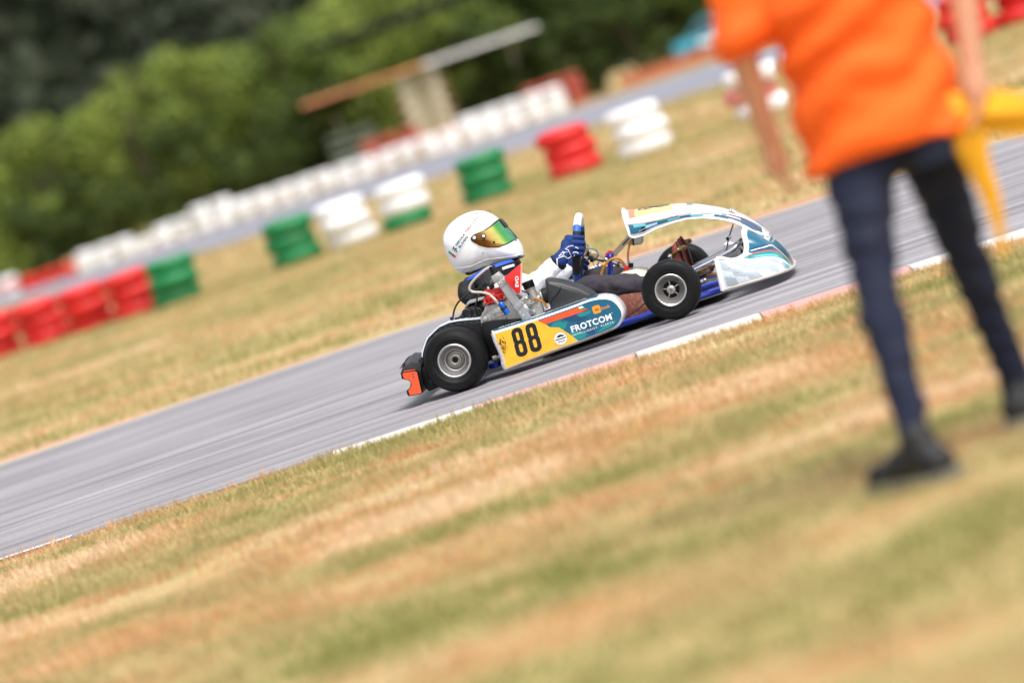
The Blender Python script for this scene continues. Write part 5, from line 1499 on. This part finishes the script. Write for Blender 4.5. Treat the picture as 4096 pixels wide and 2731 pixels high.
near = [(-7.45, 58.6, 'rrr', None), (-6.80, 58.0, 'rrr', None), (-6.15, 57.4, 'rrr', None), (-5.50, 56.8, 'rrr', None), (-4.85, 56.2, 'rrr', None), (-4.22, 55.6, 'rrr', None),
        (-3.62, 54.8, 'ggg', 'green tyre stack three high at the right end of the long red row'),
        (-2.12, 54.4, 'ggg', 'green tyre stack standing alone left of the white stacks, behind the driver'),
        (-1.40, 54.4, 'www', 'white tyre stack three high, left one of the pair behind the driver'),
        (-.72, 53.6, 'gww', 'two white tyres on a green one, above the white helmet'),
        (.30, 53.8, 'ggg', 'green tyre stack standing beyond the steering wheel'),
        (1.32, 52.0, 'rrr', 'red tyre stack between the green stack and the white stack'),
        (2.10, 50.6, 'www', 'white tyre stack beside the red one, left of the person in orange'),
        (3.42, 50.4, 'wpw', 'white tyre stack with pale red middle tyre, behind the arm in orange sleeve'),
        (4.30, 51.4, 'www', 'white tyre stack hidden mostly behind the orange shirt'),
        (6.15, 52.6, 'rrr', 'red tyre stack in the upper right corner, nearer the person in orange'),
        (6.82, 52.8, 'rrr', 'red tyre stack at the far upper right corner')]
CM = dict(r='red', g='green', w='white', p='pink', b='brick')
for i, (x, y, c, lab) in enumerate(near):
    lab = lab or 'red tyre stack three high, %s from the left in the long red row' % ORD[i]
    stack(x, y, [CM[q] for q in c], lab, G1)
G2 = 'far tyre barrier'
n_f = 31
for i in range(n_f):
    x = -15.2 + i * .615
    y = float(np.interp(x, [-15.2, -10, 0, 3.6], [133, 131.2, 126.6, 126.0]))
    if -13.3 < x < -10.9: c = 'rr'
    elif x < -13.3: c = 'wpw'
    elif -7.5 < x < -6.4: c = 'wwww'
    elif x > .5: c = 'wwww'
    else: c = 'www' if (i % 5 or x > -6.4) else 'ww'
    cs = [CM[q] for q in c]
    main = 'red' if c[0] == 'r' else 'white'
    stack(x, y, cs, '%s tyre stack %s high, %s from the left in the far barrier' % (main, {2: 'two', 3: 'three', 4: 'four'}[len(c)], ORD[i]), G2, .05)
for i, x in enumerate((-2.1, -1.5, -.9)):
    stack(x, 131.5, ['brick'] * 5, 'tall brick red tyre stack, %s of three under the shelter roof' % ('leftmost', 'middle', 'rightmost')[i], 'brick red stacks behind the far barrier', .05)
for i, x in enumerate((2.75, 3.35, 3.95)):
    stack(x, 129.5, ['brick'] * 5, 'tall brick red tyre stack, %s of three beside the far barrier end' % ('leftmost', 'middle', 'rightmost')[i], 'brick red stacks behind the far barrier', .05)

# ------------------------------------------------------------------ shelter, wall, car, cables
she = empty('shelter', (0, 136, 0))
tag(she, 'open shelter with flat roof, terracotta and white edge, on pale posts before the trees', 'shelter')
pale = mat('pale_concrete', 'b9b8a6', .8, var=.12, dirt='6a6458', damt=.4)
terr = mat('terracotta_edge', 'cf8a62', .7, var=.15)
MB().box((0, 1.3, 2.56), (7.4, 3.4, .06)).build('roof', mat('roof_sheet', '5a4a40', .7), she, bevel=.01)
MB().box((-1.80, -.42, 2.56), (3.8, .04, .11)).build('fascia', terr, she)
MB().box((1.90, -.42, 2.56), (3.6, .04, .11)).build('fascia', mat('fascia_white', 'e4e6e8', .5), she)
for x in (-.62, .28):
    MB().box((x, 0, 1.26), (.30, .16, 2.50)).build('post', pale, she, bevel=.01)
for x in (-2.9, 2.8):
    MB().box((x, 2.6, 1.26), (.12, .12, 2.50)).build('back_post', pale, she, bevel=.01)
MB().box((-.17, .12, 1.35), (.58, .04, 2.0)).build('panel', mat('pale_panel', 'a3a58e', .8, var=.12), she)
for k in range(5):
    MB().box((-.17, -.10, .55 + k * .36), (1.7, .03, .07)).build('slat', mat('slat_wood', 'b08c68', .7) if k else terr, she)
for k in range(3):
    MB().box((-2.6, .3, .70 + k * .32), (1.5, .03, .12)).build('fence_board', mat('board_green_grey', '6d7a6c', .7), she)
lw = MB()
lw.box((8.2, 133.0, .14), (5.6, .30, .36))
lw.box((8.2, 133.0, .335), (5.7, .36, .05))
tag(lw.build('low_wall', mat('low_wall_clay', 'b4674a', .8, var=.2, bump=.4, bscale=12), None, bevel=.01), 'low terracotta wall behind the far track, left of the orange shirt', 'wall')
car = empty('parked_car', (9.05, 136.2, -.1))
tag(car, 'small teal parked car behind the low terracotta wall', 'car')
carb = mat('car_teal', '1f8aa0', .25, var=.05, coat=.8); glass = mat('car_glass', '1c262c', .1, var=.1)
sec = [(-1.75, .35, .75, .62), (-1.70, .30, .85, .70), (-1.2, .26, .90, .76), (0, .24, .92, .78), (1.3, .26, .90, .76), (1.72, .32, .84, .68), (1.78, .40, .72, .60)]
MB().loft([[(x, -hw, zb), (x, -hw, zt - .12), (x, -hw * .92, zt), (x, hw * .92, zt), (x, hw, zt - .12), (x, hw, zb)] for x, zb, zt, hw in sec]).build('body', carb, car, bevel=.04, seg=3)
MB().loft([[(x0, -hw, z), (x1, -hw, z), (x1, hw, z), (x0, hw, z)] for z, x0, x1, hw in ((.88, -1.25, 1.35, .74), (1.28, -.75, 1.05, .62))]).build('cabin', glass, car, bevel=.03)
MB().loft([[(x0, -hw, z), (x1, -hw, z), (x1, hw, z), (x0, hw, z)] for z, x0, x1, hw in ((1.27, -.78, 1.08, .64), (1.34, -.68, .98, .58))]).build('roof', carb, car, bevel=.02)
for x in (-.80, .10, 1.05):
    MB().tube([(x - (.42 if x < -.5 else 0) + (.22 if x > 1 else 0), -.745, .88), (x, -.63, 1.29)], .035, 6).build('pillar', carb, car)
for x in (-1.1, 1.12):
    for s in (-1, 1):
        MB().lathe([(.16, -.09), (.24, -.09), (.29, -.06), (.29, .06), (.24, .09), (.16, .09), (.05, .07)], (x, s * .70, .285), (0, 1, 0), 24, True).build('wheel', rubber, car)
MB().box((0, -.785, .62), (1.9, .012, .16)).build('side_stripe', mat('stripe_white', 'e4e4e8', .4), car, bevel=.003)
for s in (-1, 1):
    MB().sphere((-1.70, s * .5, .68), (.07, .12, .08)).build('headlight', mat('lamp_glass', 'd8dcdc', .1), car)
wood = mat('pole_wood', '5b4634', .8, var=.2)
for i, (x, nm) in enumerate(((-4.15, 'left end of the cables, among the leaves'), (15.5, 'right end of the cables, outside the picture'))):
    p = MB().tube([(0, 0, 0), (0, 0, 4.5 if not i else 5.6)], [.11, .08], 10)
    po = p.build('utility_pole', wood); po.location = (x, 141.3 if not i else 134, 0)
    tag(po, 'wooden utility pole carrying the %s' % nm, 'pole')
for i, dz in enumerate((0, .13)):
    P = []
    for k in range(25):
        t = k / 24
        P.append((-4.15 + 19.65 * t, 134 + 7.2 * (1 - t) ** 3 - .05 * i, 4.10 + dz * .8 + (5.4 - 4.28) * t - 2.6 * t * (1 - t) * .62))
    co = MB().tube(P, .07, 6).build('utility_cable', mat('cable_black', '15181a', .6))
    tag(co, '%s of the two black overhead cables crossing the treetops' % ('lower', 'upper')[i], 'cable', 'overhead cables')

# ------------------------------------------------------------------ trees
def foliage(name, centers, radii, per, size, pal, seed, flat=.75):
    g = np.random.default_rng(seed)
    V0, Cc = [], []
    for c, r in zip(centers, radii):
        d = g.normal(0, 1, (per, 3)); d /= np.linalg.norm(d, axis=1)[:, None]
        rad = r * (.55 + .5 * g.random(per)) ** .7
        p = np.array(c) + d * rad[:, None] * np.array([1, 1, flat])
        n = d + g.normal(0, .38, (per, 3)); n /= np.linalg.norm(n, axis=1)[:, None]
        u = np.cross(n, g.normal(0, 1, (per, 3))); u /= np.linalg.norm(u, axis=1)[:, None]
        v = np.cross(n, u)
        s = size * (.6 + .8 * g.random(per))[:, None]
        V0.append(np.stack([p - u * s, p + v * s * .6, p + u * s, p - v * s * .6], 1))
        col = np.array(pal)[g.integers(0, len(pal), per)] * (.75 + .5 * g.random(per))[:, None]
        Cc.append(col * (.8 + .4 * g.random()))
    v = np.concatenate(V0); c = np.concatenate(Cc); n = len(v)
    me = bpy.data.meshes.new(name)
    me.vertices.add(n * 4); me.loops.add(n * 4); me.polygons.add(n)
    me.vertices.foreach_set('co', v.astype(np.float32).ravel())
    me.loops.foreach_set('vertex_index', np.arange(n * 4, dtype=np.int32))
    me.polygons.foreach_set('loop_start', np.arange(0, n * 4, 4, dtype=np.int32))
    me.update()
    ca = me.color_attributes.new('leaf', 'FLOAT_COLOR', 'POINT')
    c4 = np.ones((n, 4, 4), np.float32); c4[:, :, :3] = c[:, None, :]
    ca.data.foreach_set('color', c4.ravel())
    me.materials.append(leaf_m)
    return me
bark = mat('bark', '4a3a2c', .9, var=.3, scale=8, bump=.6, bscale=20)
LIGHT = [(.22, .285, .055), (.275, .325, .065), (.165, .235, .045)]
MID = [(.13, .19, .042), (.17, .225, .05), (.10, .15, .034)]
DARK = [(.06, .09, .022), (.08, .115, .028), (.045, .07, .018)]
def tree(x, y, h, r, pal, seed, label, nb=32, low=.08, per=170):
    g = random.Random(seed)
    t = empty('tree', (x, y, 0)); tag(t, label, 'tree', 'trees behind the far barrier')
    mb = MB()
    mb.tube([(0, 0, 0), (.05 * r, .02, h * .3), (-.03 * r, .05, h * .62), (0, 0, h * .85)], [.05 * h * .5, .04 * h * .5, .022 * h * .5, .008 * h], 10, 4)
    cs, rs = [], []
    for k in range(nb):
        a = g.uniform(0, 2 * PI); zz = g.uniform(low, .96)
        prof = math.sin(PI * min(1, (zz * .86 + .14)) ** 1.25) ** .6
        rr = r * prof * math.sqrt(g.uniform(.25, 1))
        c = (rr * math.cos(a), rr * math.sin(a), h * zz)
        cs.append(c); rs.append(r * g.uniform(.28, .50))
        if k % 3 == 0:
            mb.tube([(0, 0, h * zz * .7), (c[0] * .5, c[1] * .5, h * zz * .86), c], [.015 * h * .6, .010 * h * .5, .004 * h], 6, 2)
    mb.build('trunk', bark, t)
    put('crown', foliage('crown', cs, rs, per, .11, pal, seed), t)
    return t
specs = [(-18.2, 141, 5.2, 2.3, MID, 'dark rounded tree at the far left edge'),
         (-14.6, 139.5, 4.2, 2.1, LIGHT, 'light green bushy tree at the left edge of the picture'),
         (-11.6, 141, 4.7, 2.2, LIGHT, 'light green bushy tree, second from the left'),
         (-9.0, 140, 5.1, 2.1, LIGHT, 'light green bushy tree, third from the left'),
         (-6.6, 141.5, 5.4, 2.2, LIGHT, 'yellow green tree above the white tyre standing highest in the far barrier'),
         (-4.3, 140.5, 5.2, 2.0, MID, 'green tree round the left end of the overhead cables'),
         (-2.0, 142.5, 5.6, 2.3, LIGHT, 'yellow green tree above the left half of the shelter roof'),
         (.4, 143, 5.9, 2.3, LIGHT, 'yellow green tree above the middle of the shelter roof'),
         (2.9, 142, 5.8, 2.3, MID, 'green tree above the right end of the shelter roof'),
         (5.2, 141, 5.6, 2.2, DARK, 'dark green tree right of the shelter'),
         (7.6, 141.5, 5.4, 2.2, MID, 'green tree between the shelter and the parked car'),
         (10.0, 141, 5.6, 2.3, DARK, 'dark tree behind the parked car'),
         (12.6, 142, 5.8, 2.4, MID, 'tree behind the orange sleeve')]
for i, (x, y, h, r, p_, lab) in enumerate(specs):
    tree(x, y, h, r, p_, 100 + i, lab)
under = [(-13.0, 138.4), (-10.4, 138.2), (-7.6, 138.6), (-5.2, 138.2), (-3.4, 138.4), (1.9, 139.2), (4.2, 138.6), (6.3, 138.8)]
for i, (x, y) in enumerate(under):
    tree(x, y, 2.5 + .4 * (i % 3), 1.35, DARK, 200 + i, 'low dark green bush under the trees, %s from the left' % ORD[i], 16, .12, 110)

# far wooded hillside
hill = MB(); hx = np.linspace(-260, 260, 27); hy = np.linspace(230, 620, 14)
hz = lambda x, y: max(-1., (y - 250) * .22) + 5 * mnoise.noise(V(x * .012, y * .012, 2.)) * min(1, max(0, (y - 240) / 60))
hill.loft([[(x, y, hz(x, y)) for x in hx] for y in hy], False, False)
tag(hill.build('hillside', ground_material('hill_floor', [lin('2c3324'), lin('3a4230'), lin('454a38')], .05, .4)), None, None, kind='structure')
cs, rs = [], []
g = random.Random(5)
for k in range(900):
    x, y = g.uniform(-75, 75), 252 + 120 * g.random() ** 1.3
    cs.append((x, y, hz(x, y) + g.uniform(2, 5))); rs.append(g.uniform(2., 3.8))
wood_o = put('far_wood', foliage('far_wood', cs, rs, 46, .85, [(.035, .05, .026), (.045, .058, .032), (.05, .055, .034)], 77))
tag(wood_o, 'dark wooded hillside far behind the trees', 'woodland', kind='stuff')
